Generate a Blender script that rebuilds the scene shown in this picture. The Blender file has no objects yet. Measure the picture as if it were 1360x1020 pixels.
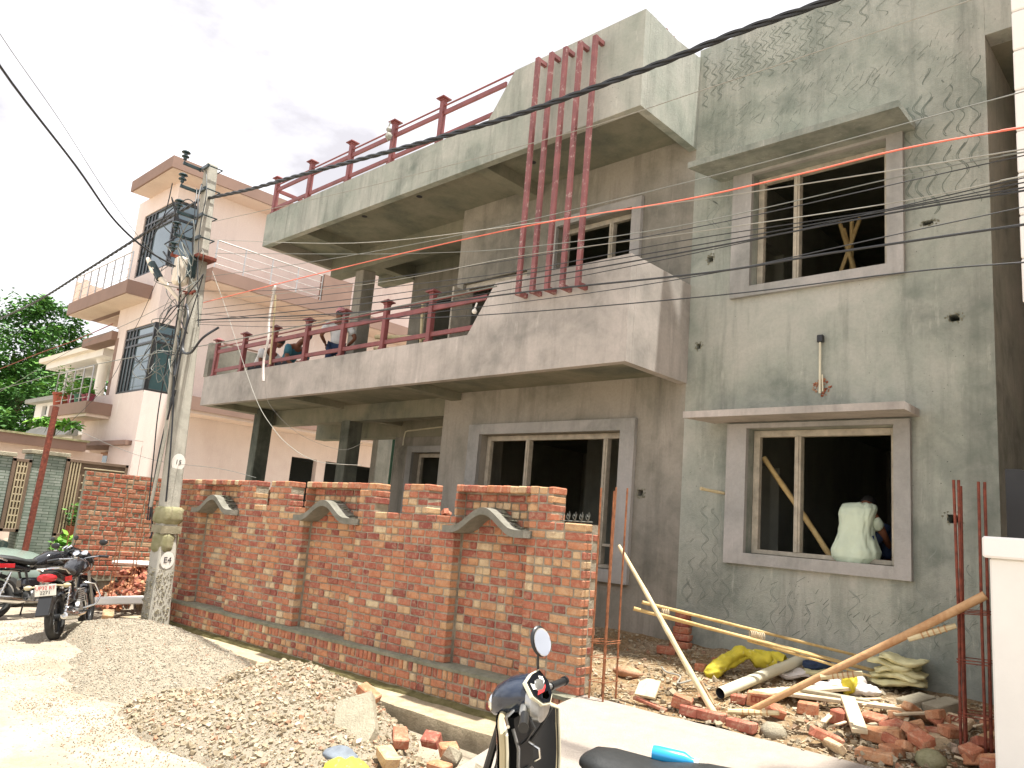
import bpy, bmesh, math, random
from mathutils import Vector, Matrix, noise
R = math.radians
rnd = random.Random(7)
sc = bpy.context.scene
col = sc.collection

# ------------------------------------------------------------------ camera
cam_d = bpy.data.cameras.new('camera'); cam = bpy.data.objects.new('camera', cam_d); col.objects.link(cam)
cam_d.sensor_width = 36.0; cam_d.lens = 26.96; cam_d.clip_start = 0.05; cam_d.clip_end = 2000
cam.matrix_world = Matrix(((0.72626778, 0.06584111, 0.68425146, 0.0),
                           (0.68219511, -0.19143482, -0.70566461, 0.0),
                           (0.08452781, 0.97929447, -0.18394943, 1.75),
                           (0, 0, 0, 1)))
sc.camera = cam
sc.render.resolution_x = 1024; sc.render.resolution_y = 768

# ------------------------------------------------------------------ world, sun, exposure
SUN = Vector((0.17, 0.06, 0.98)).normalized()
w = bpy.data.worlds.new("World"); sc.world = w; w.use_nodes = True
nt = w.node_tree; nt.nodes.clear()
wo = nt.nodes.new('ShaderNodeOutputWorld'); bg = nt.nodes.new('ShaderNodeBackground')
sky = nt.nodes.new('ShaderNodeTexSky'); sky.sky_type = 'NISHITA'; sky.sun_disc = False
sky.sun_elevation = math.asin(SUN.z); sky.sun_rotation = math.atan2(SUN.x, SUN.y)
sky.air_density = 1.0; sky.dust_density = 2.0
tc = nt.nodes.new('ShaderNodeTexCoord'); mp = nt.nodes.new('ShaderNodeMapping'); mp.inputs['Scale'].default_value = (1, 1, 2.2)
nz = nt.nodes.new('ShaderNodeTexNoise'); nz.inputs['Scale'].default_value = 2.3; nz.inputs['Detail'].default_value = 7; nz.inputs['Roughness'].default_value = .58
cr = nt.nodes.new('ShaderNodeValToRGB')
cr.color_ramp.elements[0].position = .40; cr.color_ramp.elements[0].color = (4.1, 3.9, 4.0, 1)
cr.color_ramp.elements[1].position = .68; cr.color_ramp.elements[1].color = (9.6, 9.5, 9.6, 1)
mx = nt.nodes.new('ShaderNodeMix'); mx.data_type = 'RGBA'; mx.inputs[0].default_value = .88
L = nt.links.new
L(tc.outputs['Generated'], mp.inputs[0]); L(mp.outputs[0], nz.inputs['Vector']); L(nz.outputs['Fac'], cr.inputs[0])
L(sky.outputs[0], mx.inputs[6]); L(cr.outputs[0], mx.inputs[7]); L(mx.outputs[2], bg.inputs[0])
bg.inputs[1].default_value = 0.10; L(bg.outputs[0], wo.inputs[0])
sd = bpy.data.lights.new('sun', 'SUN'); sd.energy = 4.8; sd.angle = R(1.6); sd.color = (1.0, .96, .89)
so = bpy.data.objects.new('sun', sd); col.objects.link(so); so.rotation_euler = SUN.to_track_quat('Z', 'Y').to_euler()
so.location = (0, 0, 30)
sc.view_settings.view_transform = 'Standard'; sc.view_settings.look = 'None'
sc.view_settings.exposure = 1.20; sc.view_settings.gamma = 1.0

# ------------------------------------------------------------------ materials
def lin(h):
    h = h.lstrip('#'); o = []
    for i in (0, 2, 4):
        c = int(h[i:i+2], 16)/255; o.append(c/12.92 if c <= .04045 else ((c+.055)/1.055)**2.4)
    return (*o, 1)
class N:
    def __init__(s, name):
        s.m = bpy.data.materials.new(name); s.m.use_nodes = True; s.t = s.m.node_tree
        s.b = s.t.nodes['Principled BSDF']; s.co = s.t.nodes.new('ShaderNodeTexCoord').outputs['Object']
    def node(s, k, **kw):
        n = s.t.nodes.new(k)
        for a, v in kw.items(): setattr(n, a, v)
        return n
    def link(s, a, b): s.t.links.new(a, b)
    def map(s, scale=(1, 1, 1), src=None):
        n = s.node('ShaderNodeMapping'); n.inputs['Scale'].default_value = scale; s.link(src or s.co, n.inputs[0]); return n.outputs[0]
    def noise(s, scale, detail=4, rough=.55, src=None, dist=0):
        n = s.node('ShaderNodeTexNoise'); n.inputs['Scale'].default_value = scale; n.inputs['Detail'].default_value = detail
        n.inputs['Roughness'].default_value = rough; n.inputs['Distortion'].default_value = dist; s.link(src or s.co, n.inputs['Vector']); return n.outputs['Fac']
    def ramp(s, fac, stops):
        n = s.node('ShaderNodeValToRGB'); e = n.color_ramp.elements
        while len(e) < len(stops): e.new(.5)
        for i, (p, c) in enumerate(stops): e[i].position = p; e[i].color = c if len(c) == 4 else (*c, 1)
        s.link(fac, n.inputs[0]); return n.outputs[0]
    def mix(s, f, a, b, mode='MIX'):
        n = s.node('ShaderNodeMix', data_type='RGBA', blend_type=mode)
        for k, v in ((0, f), (6, a), (7, b)):
            if isinstance(v, (int, float, tuple)): n.inputs[k].default_value = v
            else: s.link(v, n.inputs[k])
        return n.outputs[2]
    def bump(s, h, st=.3, d=.02):
        n = s.node('ShaderNodeBump'); n.inputs['Strength'].default_value = st; n.inputs['Distance'].default_value = d
        s.link(h, n.inputs['Height']); s.link(n.outputs[0], s.b.inputs['Normal'])
    def base(s, c):
        if isinstance(c, tuple): s.b.inputs['Base Color'].default_value = c
        else: s.link(c, s.b.inputs['Base Color'])
    def rough(s, v, spec=None):
        s.b.inputs['Roughness'].default_value = v
        if spec is not None: s.b.inputs['Specular IOR Level'].default_value = spec
        return s
def g(v): return (v, v, v, 1)

def paint(name, c, rough=.5, var=.12, scale=4, metal=0, bump=.1, bs=60, spec=.5, dirt=None):
    n = N(name); f = n.noise(scale, 6, .6)
    dark = tuple(x*(1-var*1.6) for x in c[:3])+(1,); lite = tuple(min(1, x*(1+var)) for x in c[:3])+(1,)
    cc = n.ramp(f, [(.3, dark), (.7, lite)])
    if dirt:
        d = n.ramp(n.noise(scale*2.7, 8, .7), [(dirt[1], g(0)), (dirt[1]+.12, g(1))]); cc = n.mix(d, cc, dirt[0])
    n.base(cc); n.rough(rough, spec); n.b.inputs['Metallic'].default_value = metal
    if bump: n.bump(n.noise(bs, 4, .6), bump, .01)
    return n.m

def plaster(name, c1, c2, c3, streak=.5, bs=.35, blotch=.55, pock=True):
    """bare cement plaster: cloudy patches, vertical washes, whitish bloom, trowel relief"""
    n = N(name)
    big = n.noise(blotch, 5, .6, dist=.6); med = n.noise(3.1, 7, .62, dist=.4); fine = n.noise(34, 6, .7)
    a = n.ramp(big, [(.36, c1), (.49, c2), (.62, c3)])
    b = n.mix(n.ramp(med, [(.36, g(0)), (.64, g(1))]), a, n.mix(.5, a, c3), 'MIX')
    st = n.noise(1.0, 6, .65, src=n.map((5.5, 5.5, .55)))
    b = n.mix(n.ramp(st, [(.50, g(0)), (.72, g(streak))]), b, tuple(x*.72 for x in c1[:3])+(1,))
    bl = n.noise(1.0, 7, .7, src=n.map((9, 9, 1.6)))
    b = n.mix(n.ramp(bl, [(.60, g(0)), (.74, g(.42))]), b, tuple(min(1, x*1.45) for x in c3[:3])+(1,))
    b = n.mix(n.ramp(fine, [(.3, g(.16)), (.6, g(0))]), b, tuple(x*.55 for x in c1[:3])+(1,))
    if pock:
        v = n.node('ShaderNodeTexVoronoi'); v.inputs['Scale'].default_value = 17; n.link(n.co, v.inputs['Vector'])
        pm = n.ramp(v.outputs['Distance'], [(.05, g(1)), (.11, g(0))])
        msk = n.ramp(n.noise(.9, 3, .5), [(.54, g(0)), (.62, g(.8))])
        mm = n.mix(1.0, pm, msk, 'MULTIPLY'); b = n.mix(mm, b, (.035, .038, .035, 1))
    n.base(b); n.rough(.9, .2)
    h = n.mix(.5, n.noise(9, 8, .7, dist=.5), n.noise(70, 4, .7))
    n.bump(h, bs, .03)
    return n.m

M = {}
M['plaster'] = plaster('cement_plaster', lin('7c847b'), lin('a1a79c'), lin('bcbcb2'), .5, .6)
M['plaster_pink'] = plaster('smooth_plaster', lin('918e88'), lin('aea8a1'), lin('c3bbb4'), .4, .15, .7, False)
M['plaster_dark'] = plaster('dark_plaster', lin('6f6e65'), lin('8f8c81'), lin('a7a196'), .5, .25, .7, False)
M['pink'] = plaster('pink_wall', lin('dccbc3'), lin('e4d5cd'), lin('eadcd4'), .16, .08, .5, False)
M['pink2'] = plaster('peach_wall', lin('d0bbac'), lin('dac6b8'), lin('e0cec0'), .2, .08, .5, False)
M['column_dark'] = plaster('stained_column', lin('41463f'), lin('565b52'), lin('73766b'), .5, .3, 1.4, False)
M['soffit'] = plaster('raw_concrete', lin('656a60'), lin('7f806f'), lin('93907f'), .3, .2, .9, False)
M['inside'] = plaster('interior_plaster', lin('8e9085'), lin('9c9d90'), lin('a9a99c'), .3, .2, .6, False)
M['combed'] = paint('combed_cement', lin('788077'), .95, .2, 8)
M['combed_light'] = paint('combed_cement_light', lin('8f968e'), .95, .2, 8)
M['frame_c'] = plaster('window_surround', lin('8f908b'), lin('a5a4a0'), lin('b4b1ad'), .4, .3, 1.2, False)
M['wood_w'] = paint('limewashed_timber', lin('b5ad9c'), .8, .18, 9, dirt=(lin('9c8465'), .60))
M['fin_steel'] = paint('scuffed_red_steel', lin('855150'), .6, .2, 5, bump=.05, dirt=(lin('b39d97'), .56))
M['red_steel'] = paint('red_oxide_steel', lin('834a49'), .55, .16, 5, bump=.05, dirt=(lin('b07f7a'), .63))
M['rust'] = paint('rusty_steel', lin('7b3d2c'), .8, .35, 20, bump=.4, bs=120)
M['rust2'] = paint('rusty_bar', lin('96603f'), .8, .35, 20, bump=.4, bs=120)
M['brown'] = paint('brown_trim', lin('8f7568'), .8, .07, 2)
M['cream'] = paint('cream_paint', lin('e6dccb'), .8, .05, 1.5)
M['white'] = paint('white_paint', lin('e9e6de'), .75, .05, 1.5, dirt=(lin('cfc4ac'), .66))
M['white_tile'] = paint('white_cladding', lin('eeebe6'), .5, .03, 1.5)
M['black'] = paint('black_plastic', (.018, .019, .02, 1), .35, .2, 3, bump=0)
M['blackg'] = paint('black_gloss', (.012, .013, .016, 1), .08, .2, 3, bump=0, spec=.8)
M['navy'] = paint('navy_gloss', (.018, .028, .05, 1), .15, .2, 3, bump=0, spec=.8)
M['rubber'] = paint('tyre_rubber', (.03, .03, .028, 1), .8, .3, 9, dirt=(lin('8a7f6a'), .62))
M['chrome'] = paint('chrome', (.7, .7, .68, 1), .18, .1, 5, metal=1, bump=0)
M['alu'] = paint('cast_alloy', (.5, .5, .48, 1), .4, .2, 8, metal=.9, bump=.2)
M['redlens'] = paint('red_lens', (.45, .02, .025, 1), .12, .15, 5, bump=0)
M['orangelens'] = paint('orange_lens', (.75, .28, .08, 1), .2, .1, 5, bump=0)
M['seat'] = paint('vinyl', (.02, .022, .022, 1), .5, .2, 30, bump=.3, bs=200)
M['beige'] = paint('champagne_trim', lin('b3a887'), .35, .08, 5, bump=0)
M['glass_mirror'] = paint('mirror_glass', (.75, .77, .78, 1), .05, .02, 2, metal=1, bump=0)
M['pvc'] = paint('pvc', lin('d8d3ba'), .45, .08, 5, bump=0)
M['pale_green'] = paint('greenish_cotton', lin('cfdcc4'), .9, .05, 6, bump=.4, bs=18)
M['white_cloth'] = paint('white_cotton', lin('d6d6d4'), .9, .06, 8, bump=.4, bs=18)
M['teal_cloth'] = paint('teal_cotton', lin('3f7482'), .9, .12, 8, bump=.4, bs=18)
M['dark_cloth'] = paint('dark_cloth', lin('2c3036'), .9, .2, 8, bump=.4, bs=30)
M['blue_cloth'] = paint('blue_cloth', lin('2b3c5a'), .85, .25, 8, bump=.4, bs=30)
M['skin'] = paint('skin', lin('7d4f38'), .6, .08, 10, bump=0)
M['hair'] = paint('hair', (.012, .01, .009, 1), .6, .2, 30, bump=.5, bs=150)
M['pinkcap'] = paint('pink_cloth', lin('d79aa0'), .9, .1, 8)
M['wire'] = paint('black_cable', (.025, .028, .032, 1), .5, .15, 5, bump=0)
M['wire_g'] = paint('grey_cable', lin('72756f'), .5, .15, 5, bump=0)
M['wire_w'] = paint('pale_cable', lin('96958c'), .6, .15, 5, bump=0)
M['wire_o'] = paint('orange_cable', lin('e0705a'), .5, .1, 5, bump=0)
M['porcelain'] = paint('dark_porcelain', lin('2a3b3c'), .25, .2, 9, bump=0)
M['clay'] = paint('terracotta', lin('a5553f'), .8, .15, 5)
M['potg'] = paint('green_pot', lin('3d6b55'), .6, .15, 5)
M['potm'] = paint('maroon_pot', lin('8c3d4c'), .6, .15, 5)
M['ysack'] = paint('yellow_sack', lin('cfc13c'), .75, .12, 7, bump=.6, bs=26, dirt=(lin('d8d2a0'), .58))
M['ysack2'] = paint('pale_yellow_sack', lin('cfc99c'), .8, .12, 7, bump=.6, bs=26)
M['wsack'] = paint('white_sack', lin('d9d2cb'), .8, .1, 7, bump=.6, bs=26)
M['gatebrown'] = paint('brown_gate', lin('75604f'), .6, .12, 3)
M['gatesilver'] = paint('beige_bar', lin('b8a888'), .5, .1, 3)
M['orange_door'] = paint('varnished_wood', lin('a8713f'), .5, .2, 9)
M['darkin'] = paint('unlit_room', (.02, .024, .022, 1), .9, .1, 3)  # near-black colour stands in for the shade inside a room
M['silver'] = paint('steel_rail', (.55, .54, .52, 1), .35, .1, 5, metal=.8, bump=0)
M['grey_cloth'] = paint('grey_cloth', lin('6f7780'), .9, .15, 8, bump=.4, bs=30)
M['cyan'] = paint('cyan_plastic', lin('2b9ad0'), .3, .1, 5, bump=0)
M['cargrey'] = paint('car_paint', lin('77857c'), .25, .06, 2, bump=0, spec=.7)
M['plate'] = paint('plate_white', lin('d9d7cc'), .5, .06, 6, bump=0)
M['ink'] = paint('ink', (.03, .03, .035, 1), .7, .1, 6, bump=0)
M['inkred'] = paint('red_ink', lin('c43a3a'), .5, .1, 6, bump=0)
M['roofgrey'] = paint('grey_roof', lin('9a9a92'), .8, .1, 3)

def mk_window_glass(name, c, rough=.05):
    n = N(name); n.base(c); n.rough(rough, 1.0); n.b.inputs['Metallic'].default_value = .35; n.bump(n.noise(1.2, 2, .5), .05, .05); return n.m
M['glass'] = mk_window_glass('tinted_window_glass', (.16, .22, .25, 1))
M['glass_d'] = mk_window_glass('dark_window_glass', (.05, .10, .11, 1))

def mk_brick(name, ramp, sat=1.0, moss=True):
    n = N(name)
    at = n.node('ShaderNodeAttribute', attribute_name='tint'); t = at.outputs['Fac']
    c = n.ramp(t, ramp)
    nn = n.noise(11, 6, .65, dist=.5)
    c = n.mix(n.ramp(nn, [(.34, g(.45)), (.56, g(0))]), c, lin('7a4132'))
    c = n.mix(n.ramp(n.noise(17, 7, .7, dist=1), [(.47, g(0)), (.66, g(.55))]), c, lin('c2a98e'))
    c = n.mix(n.ramp(n.noise(90, 3, .7), [(.3, g(.35)), (.5, g(0))]), c, lin('5b3024'))
    n.base(c); n.rough(.92, .2); n.bump(n.mix(.5, n.noise(35, 6, .7), n.noise(140, 3, .6)), .55, .012)
    return n.m
BR = [(0.0, lin('8e5047')), (.20, lin('a66453')), (.48, lin('ba785c')), (.70, lin('c48c66')), (.86, lin('c9a67c')), (1.0, lin('d3c09c'))]
M['brick'] = mk_brick('clay_brick', BR)
BR2 = [(0.0, lin('96503e')), (.4, lin('a8634c')), (.8, lin('b58265')), (1.0, lin('bda080'))]
M['brick_worn'] = mk_brick('worn_clay_brick', BR2)
def mk_mortar(name, a, b):
    n = N(name); n.base(n.ramp(n.noise(7, 8, .7), [(.3, a), (.7, b)])); n.rough(.95, .1); n.bump(n.noise(45, 8, .75), .9, .03); return n.m
M['mortar'] = mk_mortar('mortar', lin('887e6d'), lin('c3b9a5'))
M['mortar_g'] = mk_mortar('grey_mortar', lin('7c7d6b'), lin('a2a08d'))
M['moss'] = mk_mortar('mossy_concrete', lin('5d5a36'), lin('8f8560'))
M['kerbc'] = mk_mortar('pale_concrete', lin('9a8d74'), lin('cbbb9e'))
M['ramp'] = mk_mortar('ramp_concrete', lin('a89e93'), lin('b8ada2'))
M['slabc'] = mk_mortar('concrete_piece', lin('9d9682'), lin('b6ad98'))
M['pole'] = plaster('pole_concrete', lin('8f8d82'), lin('a9a69a'), lin('bbb7ab'), .6, .5, 1.1, False); M['hood'] = mk_mortar('hood_concrete', lin('77766b'), lin('98958a'))
M['polerough'] = mk_mortar('rough_pole_concrete', lin('8d8870'), lin('b3aa92'))
M['mossblock'] = mk_mortar('mossy_block', lin('87855f'), lin('aea88a'))

def mk_ground():
    n = N('road_surface')
    a = n.ramp(n.noise(.7, 6, .6, dist=.5), [(.35, lin('918777')), (.5, lin('a09687')), (.68, lin('aea598'))])
    a = n.mix(n.ramp(n.noise(5, 7, .7), [(.45, g(0)), (.7, g(.5))]), a, lin('85775f'))
    a = n.mix(n.ramp(n.noise(60, 4, .7), [(.3, g(.5)), (.5, g(0))]), a, lin('766a58'))
    v = n.node('ShaderNodeTexVoronoi', feature='DISTANCE_TO_EDGE'); v.inputs['Scale'].default_value = .45; n.link(n.map((1, 1, 1)), v.inputs['Vector'])
    
    n.base(a); n.rough(.95, .15); n.bump(n.mix(.5, n.noise(18, 8, .7), n.noise(110, 3, .6)), .5, .02); return n.m
M['ground'] = mk_ground()
def mk_yard():
    n = N('yard_earth')
    a = n.ramp(n.noise(2.1, 7, .65, dist=.7), [(.32, lin('8d7555')), (.5, lin('a18a69')), (.66, lin('ac9c84'))])
    a = n.mix(n.ramp(n.noise(24, 6, .7), [(.42, g(.6)), (.55, g(0))]), a, lin('75583f'))
    a = n.mix(n.ramp(n.noise(40, 4, .7), [(.60, g(0)), (.66, g(.8))]), a, lin('cfc3ac'))
    n.base(a); n.rough(.97, .1); n.bump(n.noise(30, 8, .75), .9, .04); return n.m
M['yard'] = mk_yard(); M['heap_earth'] = mk_mortar('heap_earth', lin('8f8675'), lin('aaa08e'))
def mk_stones(name, ramp):
    n = N(name); at = n.node('ShaderNodeAttribute', attribute_name='tint')
    c = n.ramp(at.outputs['Fac'], ramp); c = n.mix(n.ramp(n.noise(50, 4, .7), [(.35, g(.3)), (.6, g(0))]), c, lin('7b715e'))
    n.base(c); n.rough(.93, .2); n.bump(n.noise(60, 5, .7), .4, .01); return n.m
M['gravel'] = mk_stones('gravel', [(0, lin('8a8376')), (.5, lin('a0998a')), (.88, lin('b5ad9d')), (.96, lin('a8846d')), (1, lin('c8bfae'))])
M['rubble'] = mk_stones('rubble', [(0, lin('877a64')), (.45, lin('9d9079')), (.82, lin('b3a892')), (.93, lin('a9765a')), (1, lin('c6bda9'))])
def mk_stone_clad():
    n = N('stone_cladding')
    b = n.node('ShaderNodeTexBrick'); b.inputs['Scale'].default_value = 1.0
    b.inputs['Brick Width'].default_value = .22; b.inputs['Row Height'].default_value = .055; b.inputs['Mortar Size'].default_value = .006
    b.inputs['Color1'].default_value = lin('868f83'); b.inputs['Color2'].default_value = lin('a2a79d'); b.inputs['Mortar'].default_value = lin('4f5a4c')
    mpn = n.node('ShaderNodeVectorMath', operation='DOT_PRODUCT'); mpn.inputs[1].default_value = (1, 1, 0); n.link(n.co, mpn.inputs[0])
    sp = n.node('ShaderNodeSeparateXYZ'); n.link(n.co, sp.inputs[0]); cb = n.node('ShaderNodeCombineXYZ')
    n.link(mpn.outputs['Value'], cb.inputs[0]); n.link(sp.outputs[2], cb.inputs[1]); n.link(cb.outputs[0], b.inputs['Vector'])
    c = n.mix(n.ramp(n.noise(6, 6, .6), [(.35, g(.5)), (.6, g(0))]), b.outputs['Color'], lin('68756b')); n.base(c); n.rough(.85, .3)
    n.bump(b.outputs['Fac'], -.6, .02); return n.m
M['stone'] = mk_stone_clad()
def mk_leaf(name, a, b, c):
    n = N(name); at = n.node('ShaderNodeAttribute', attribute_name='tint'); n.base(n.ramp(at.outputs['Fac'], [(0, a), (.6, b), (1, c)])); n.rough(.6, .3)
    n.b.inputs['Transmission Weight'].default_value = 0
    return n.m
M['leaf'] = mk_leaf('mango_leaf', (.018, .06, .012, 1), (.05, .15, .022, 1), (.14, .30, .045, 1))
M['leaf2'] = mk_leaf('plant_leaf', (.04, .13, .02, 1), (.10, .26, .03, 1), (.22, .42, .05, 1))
M['bark'] = paint('bark', lin('6b5a46'), .9, .3, 8, bump=.8)
def mk_wood(name, a, b, ax=(1, 1, 1)):
    n = N(name); f = n.noise(6, 7, .65, dist=1.2, src=n.map(ax)); c = n.ramp(f, [(.3, a), (.65, b)])
    c = n.mix(n.ramp(n.noise(3, 5, .6), [(.55, g(0)), (.72, g(.45))]), c, tuple(x*.55 for x in a[:3])+(1,))
    n.base(c); n.rough(.75, .3); n.bump(n.noise(40, 5, .6), .3, .01); return n.m
M['bamboo'] = mk_wood('bamboo', lin('b3955f'), lin('d0b884'))
M['bamboo_pale'] = mk_wood('pale_bamboo', lin('c4b28a'), lin('dccfa8'))
M['log'] = mk_wood('peeled_log', lin('a87a52'), lin('c9a47a'))
M['plank'] = mk_wood('plank', lin('bda888'), lin('d5c8ab'))

# ------------------------------------------------------------------ mesh helpers
class MB:
    def __init__(s): s.v = []; s.f = []; s.t = []
    def add(s, vs, fs, t=None):
        o = len(s.v); s.v += [tuple(p) for p in vs]; s.f += [tuple(i+o for i in f) for f in fs]; s.t += [rnd.random() if t is None else t]*len(vs); return s
    def box(s, x0, x1, y0, y1, z0, z1, t=None):
        v = [(x, y, z) for z in (z0, z1) for y in (y0, y1) for x in (x0, x1)]
        return s.add(v, [(0, 2, 3, 1), (4, 5, 7, 6), (0, 1, 5, 4), (2, 6, 7, 3), (0, 4, 6, 2), (1, 3, 7, 5)], t)
    def bb(s, x0, x1, y0, y1, z0, z1, c=.008, t=None):
        return s.chbox(((x0+x1)/2, (y0+y1)/2, (z0+z1)/2), (abs(x1-x0), abs(y1-y0), abs(z1-z0)), None, c, t)
    def chbox(s, ctr, size, rot=None, c=.006, t=None, jit=0):
        hx, hy, hz = size[0]/2, size[1]/2, size[2]/2; c = min(c, hx*.45, hy*.45, hz*.45); P = {}; vs = []
        for sx in (-1, 1):
            for sy in (-1, 1):
                for sz in (-1, 1):
                    j = (rnd.uniform(-jit, jit), rnd.uniform(-jit, jit), rnd.uniform(-jit, jit)) if jit else (0, 0, 0)
                    for a in range(3):
                        p = [sx*(hx-c), sy*(hy-c), sz*(hz-c)]; p[a] = (sx, sy, sz)[a]*(hx, hy, hz)[a]
                        P[(sx, sy, sz, a)] = len(vs); vs.append(Vector((p[0]+j[0], p[1]+j[1], p[2]+j[2])))
        fs = []
        for a in range(3):
            b, d = [(1, 2), (0, 2), (0, 1)][a]
            for sg in (-1, 1):
                q = []
                for (u, w_) in ((-1, -1), (1, -1), (1, 1), (-1, 1)):
                    k = [0, 0, 0]; k[a] = sg; k[b] = u; k[d] = w_; q.append(P[(*k, a)])
                fs.append(q)
        for a in range(3):
            b, d = [(1, 2), (0, 2), (0, 1)][a]
            for u in (-1, 1):
                for w_ in (-1, 1):
                    k0 = [0, 0, 0]; k1 = [0, 0, 0]; k0[a] = -1; k1[a] = 1; k0[b] = k1[b] = u; k0[d] = k1[d] = w_
                    fs.append([P[(*k0, b)], P[(*k1, b)], P[(*k1, d)], P[(*k0, d)]])
        for sx in (-1, 1):
            for sy in (-1, 1):
                for sz in (-1, 1): fs.append([P[(sx, sy, sz, 0)], P[(sx, sy, sz, 1)], P[(sx, sy, sz, 2)]])
        out = []
        for f in fs:
            cc = sum((vs[i] for i in f), Vector())/len(f); nn = (vs[f[1]]-vs[f[0]]).cross(vs[f[2]]-vs[f[0]])
            out.append(tuple(f) if nn.dot(cc) > 0 else tuple(reversed(f)))
        Mx = Matrix.Translation(ctr) @ (rot.to_4x4() if rot else Matrix.Identity(4))
        return s.add([Mx @ p for p in vs], out, t)
    def tube(s, pts, r, n=6, t=None, cap=True):
        pts = [Vector(p) for p in pts]; rr = r if isinstance(r, (list, tuple)) else [r]*len(pts); vs = []; fs = []; up = Vector((0, 0, 1)); u = None
        for i, p in enumerate(pts):
            d = (pts[min(i+1, len(pts)-1)]-pts[max(i-1, 0)]).normalized()
            if u is None:
                u = d.cross(up) if abs(d.z) < .95 else d.cross(Vector((1, 0, 0)))
            u = (u - d*u.dot(d)).normalized(); v2 = d.cross(u)
            for k in range(n):
                a = 2*math.pi*k/n; vs.append(p+(u*math.cos(a)+v2*math.sin(a))*rr[i])
        for i in range(len(pts)-1):
            for k in range(n):
                a = i*n+k; b = i*n+(k+1) % n; fs.append((a, b, b+n, a+n))
        if cap: fs.append(tuple(reversed(range(n)))); fs.append(tuple((len(pts)-1)*n+k for k in range(n)))
        return s.add(vs, fs, t)
    def bar(s, a, b, wd, ht, t=None, c=.004, up=(0, 0, 1)):
        a = Vector(a); b = Vector(b); x = (b-a).normalized(); y = Vector(up).cross(x)
        if y.length < .01: y = Vector((0, 1, 0)).cross(x)
        y.normalize(); z = x.cross(y); m = Matrix((x, y, z)).transposed()
        return s.chbox((a+b)/2, ((b-a).length, wd, ht), m, c, t)
    def prism(s, poly, ax, lo, hi, t=None):
        """polygon in the plane normal to axis ax ('x','y','z'), extruded lo..hi"""
        def P(a, b, c): return {'x': (c, a, b), 'y': (a, c, b), 'z': (a, b, c)}[ax]
        n = len(poly); vs = [P(a, b, lo) for a, b in poly]+[P(a, b, hi) for a, b in poly]
        fs = [tuple(range(n)), tuple(reversed(range(n, 2*n)))]+[(i, i+n, (i+1) % n+n, (i+1) % n) for i in range(n)]
        o = len(s.v); s.add(vs, fs, t); s.fix = True; return s
    def lathe(s, prof, ctr=(0, 0, 0), rot=None, n=20, t=None):
        vs = []; fs = []; m = len(prof); Mx = Matrix.Translation(ctr) @ (rot.to_4x4() if rot else Matrix.Identity(4))
        for k in range(n):
            a = 2*math.pi*k/n
            for r_, z in prof: vs.append(Mx @ Vector((r_*math.cos(a), r_*math.sin(a), z)))
        for k in range(n):
            for i in range(m-1):
                a = k*m+i; b = ((k+1) % n)*m+i; fs.append((a, b, b+1, a+1))
        return s.add(vs, fs, t)
    def sph(s, ctr, rad, n=10, rot=None, t=None, nz=0):
        rx = rad if isinstance(rad, (tuple, list)) else (rad,)*3; vs = []; fs = []; rows = n//2+1
        Mx = Matrix.Translation(ctr) @ (rot.to_4x4() if rot else Matrix.Identity(4))
        for i in range(rows+1):
            ph = math.pi*i/rows
            for k in range(n):
                th = 2*math.pi*k/n; q = 1+(rnd.uniform(-nz, nz) if nz and 0 < i < rows else 0)
                vs.append(Mx @ Vector((rx[0]*q*math.sin(ph)*math.cos(th), rx[1]*q*math.sin(ph)*math.sin(th), rx[2]*q*math.cos(ph))))
        for i in range(rows):
            for k in range(n): fs.append((i*n+k, (i+1)*n+k, (i+1)*n+(k+1) % n, i*n+(k+1) % n))
        return s.add(vs, fs, t)
    def chunk(s, ctr, r, t=None, flat=.7):
        """angular broken stone: irregular double pyramid with a five-sided waist"""
        q = Matrix.Rotation(rnd.uniform(0, 6.28), 3, Vector((rnd.uniform(-.6, .6), rnd.uniform(-.6, .6), 1)).normalized()) @ Matrix.Rotation(rnd.uniform(-.6, .6), 3, 'X')
        c = Vector(ctr); n = 5; vs = []
        for z, w_ in ((-.35, .6), (.3, .75)):
            for k in range(n):
                a = 6.283*(k+rnd.uniform(-.3, .3))/n; rr = rnd.uniform(.75, 1.15)*w_; vs.append(c+q @ (Vector((math.cos(a)*rr, math.sin(a)*rr*.8, (z+rnd.uniform(-.15, .15))*flat*1.5))*r))
        return s.add(vs, [(4, 3, 2, 1, 0), (5, 6, 7, 8, 9)]+[(k, (k+1) % 5, (k+1) % 5+5, k+5) for k in range(5)], t)
    def build(s, name, mat, parent=None, smooth=False, fix=False):
        me = bpy.data.meshes.new(name); me.from_pydata(s.v, [], s.f); me.update()
        if fix or getattr(s, 'fix', False):
            bm = bmesh.new(); bm.from_mesh(me); bmesh.ops.recalc_face_normals(bm, faces=bm.faces); bm.to_mesh(me); bm.free()
        a = me.attributes.new('tint', 'FLOAT', 'POINT'); a.data.foreach_set('value', s.t)
        if smooth:
            me.polygons.foreach_set('use_smooth', [True]*len(me.polygons))
            if smooth != 'all' and hasattr(me, 'set_sharp_from_angle'): me.set_sharp_from_angle(angle=R(40))
        if mat: me.materials.append(M[mat] if isinstance(mat, str) else mat)
        o = bpy.data.objects.new(name, me); col.objects.link(o)
        if parent: o.parent = parent
        return o
def tag(o, label, cat, group=None, kind=None):
    if label: o['label'] = label
    if cat: o['category'] = cat
    if group: o['group'] = group
    if kind: o['kind'] = kind
    return o
def thing(name, label, cat, loc=(0, 0, 0), rot=(0, 0, 0), group=None):
    o = bpy.data.objects.new(name, None); col.objects.link(o); o.empty_display_size = .1
    o.location = loc; o.rotation_euler = rot; return tag(o, label, cat, group)
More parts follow.
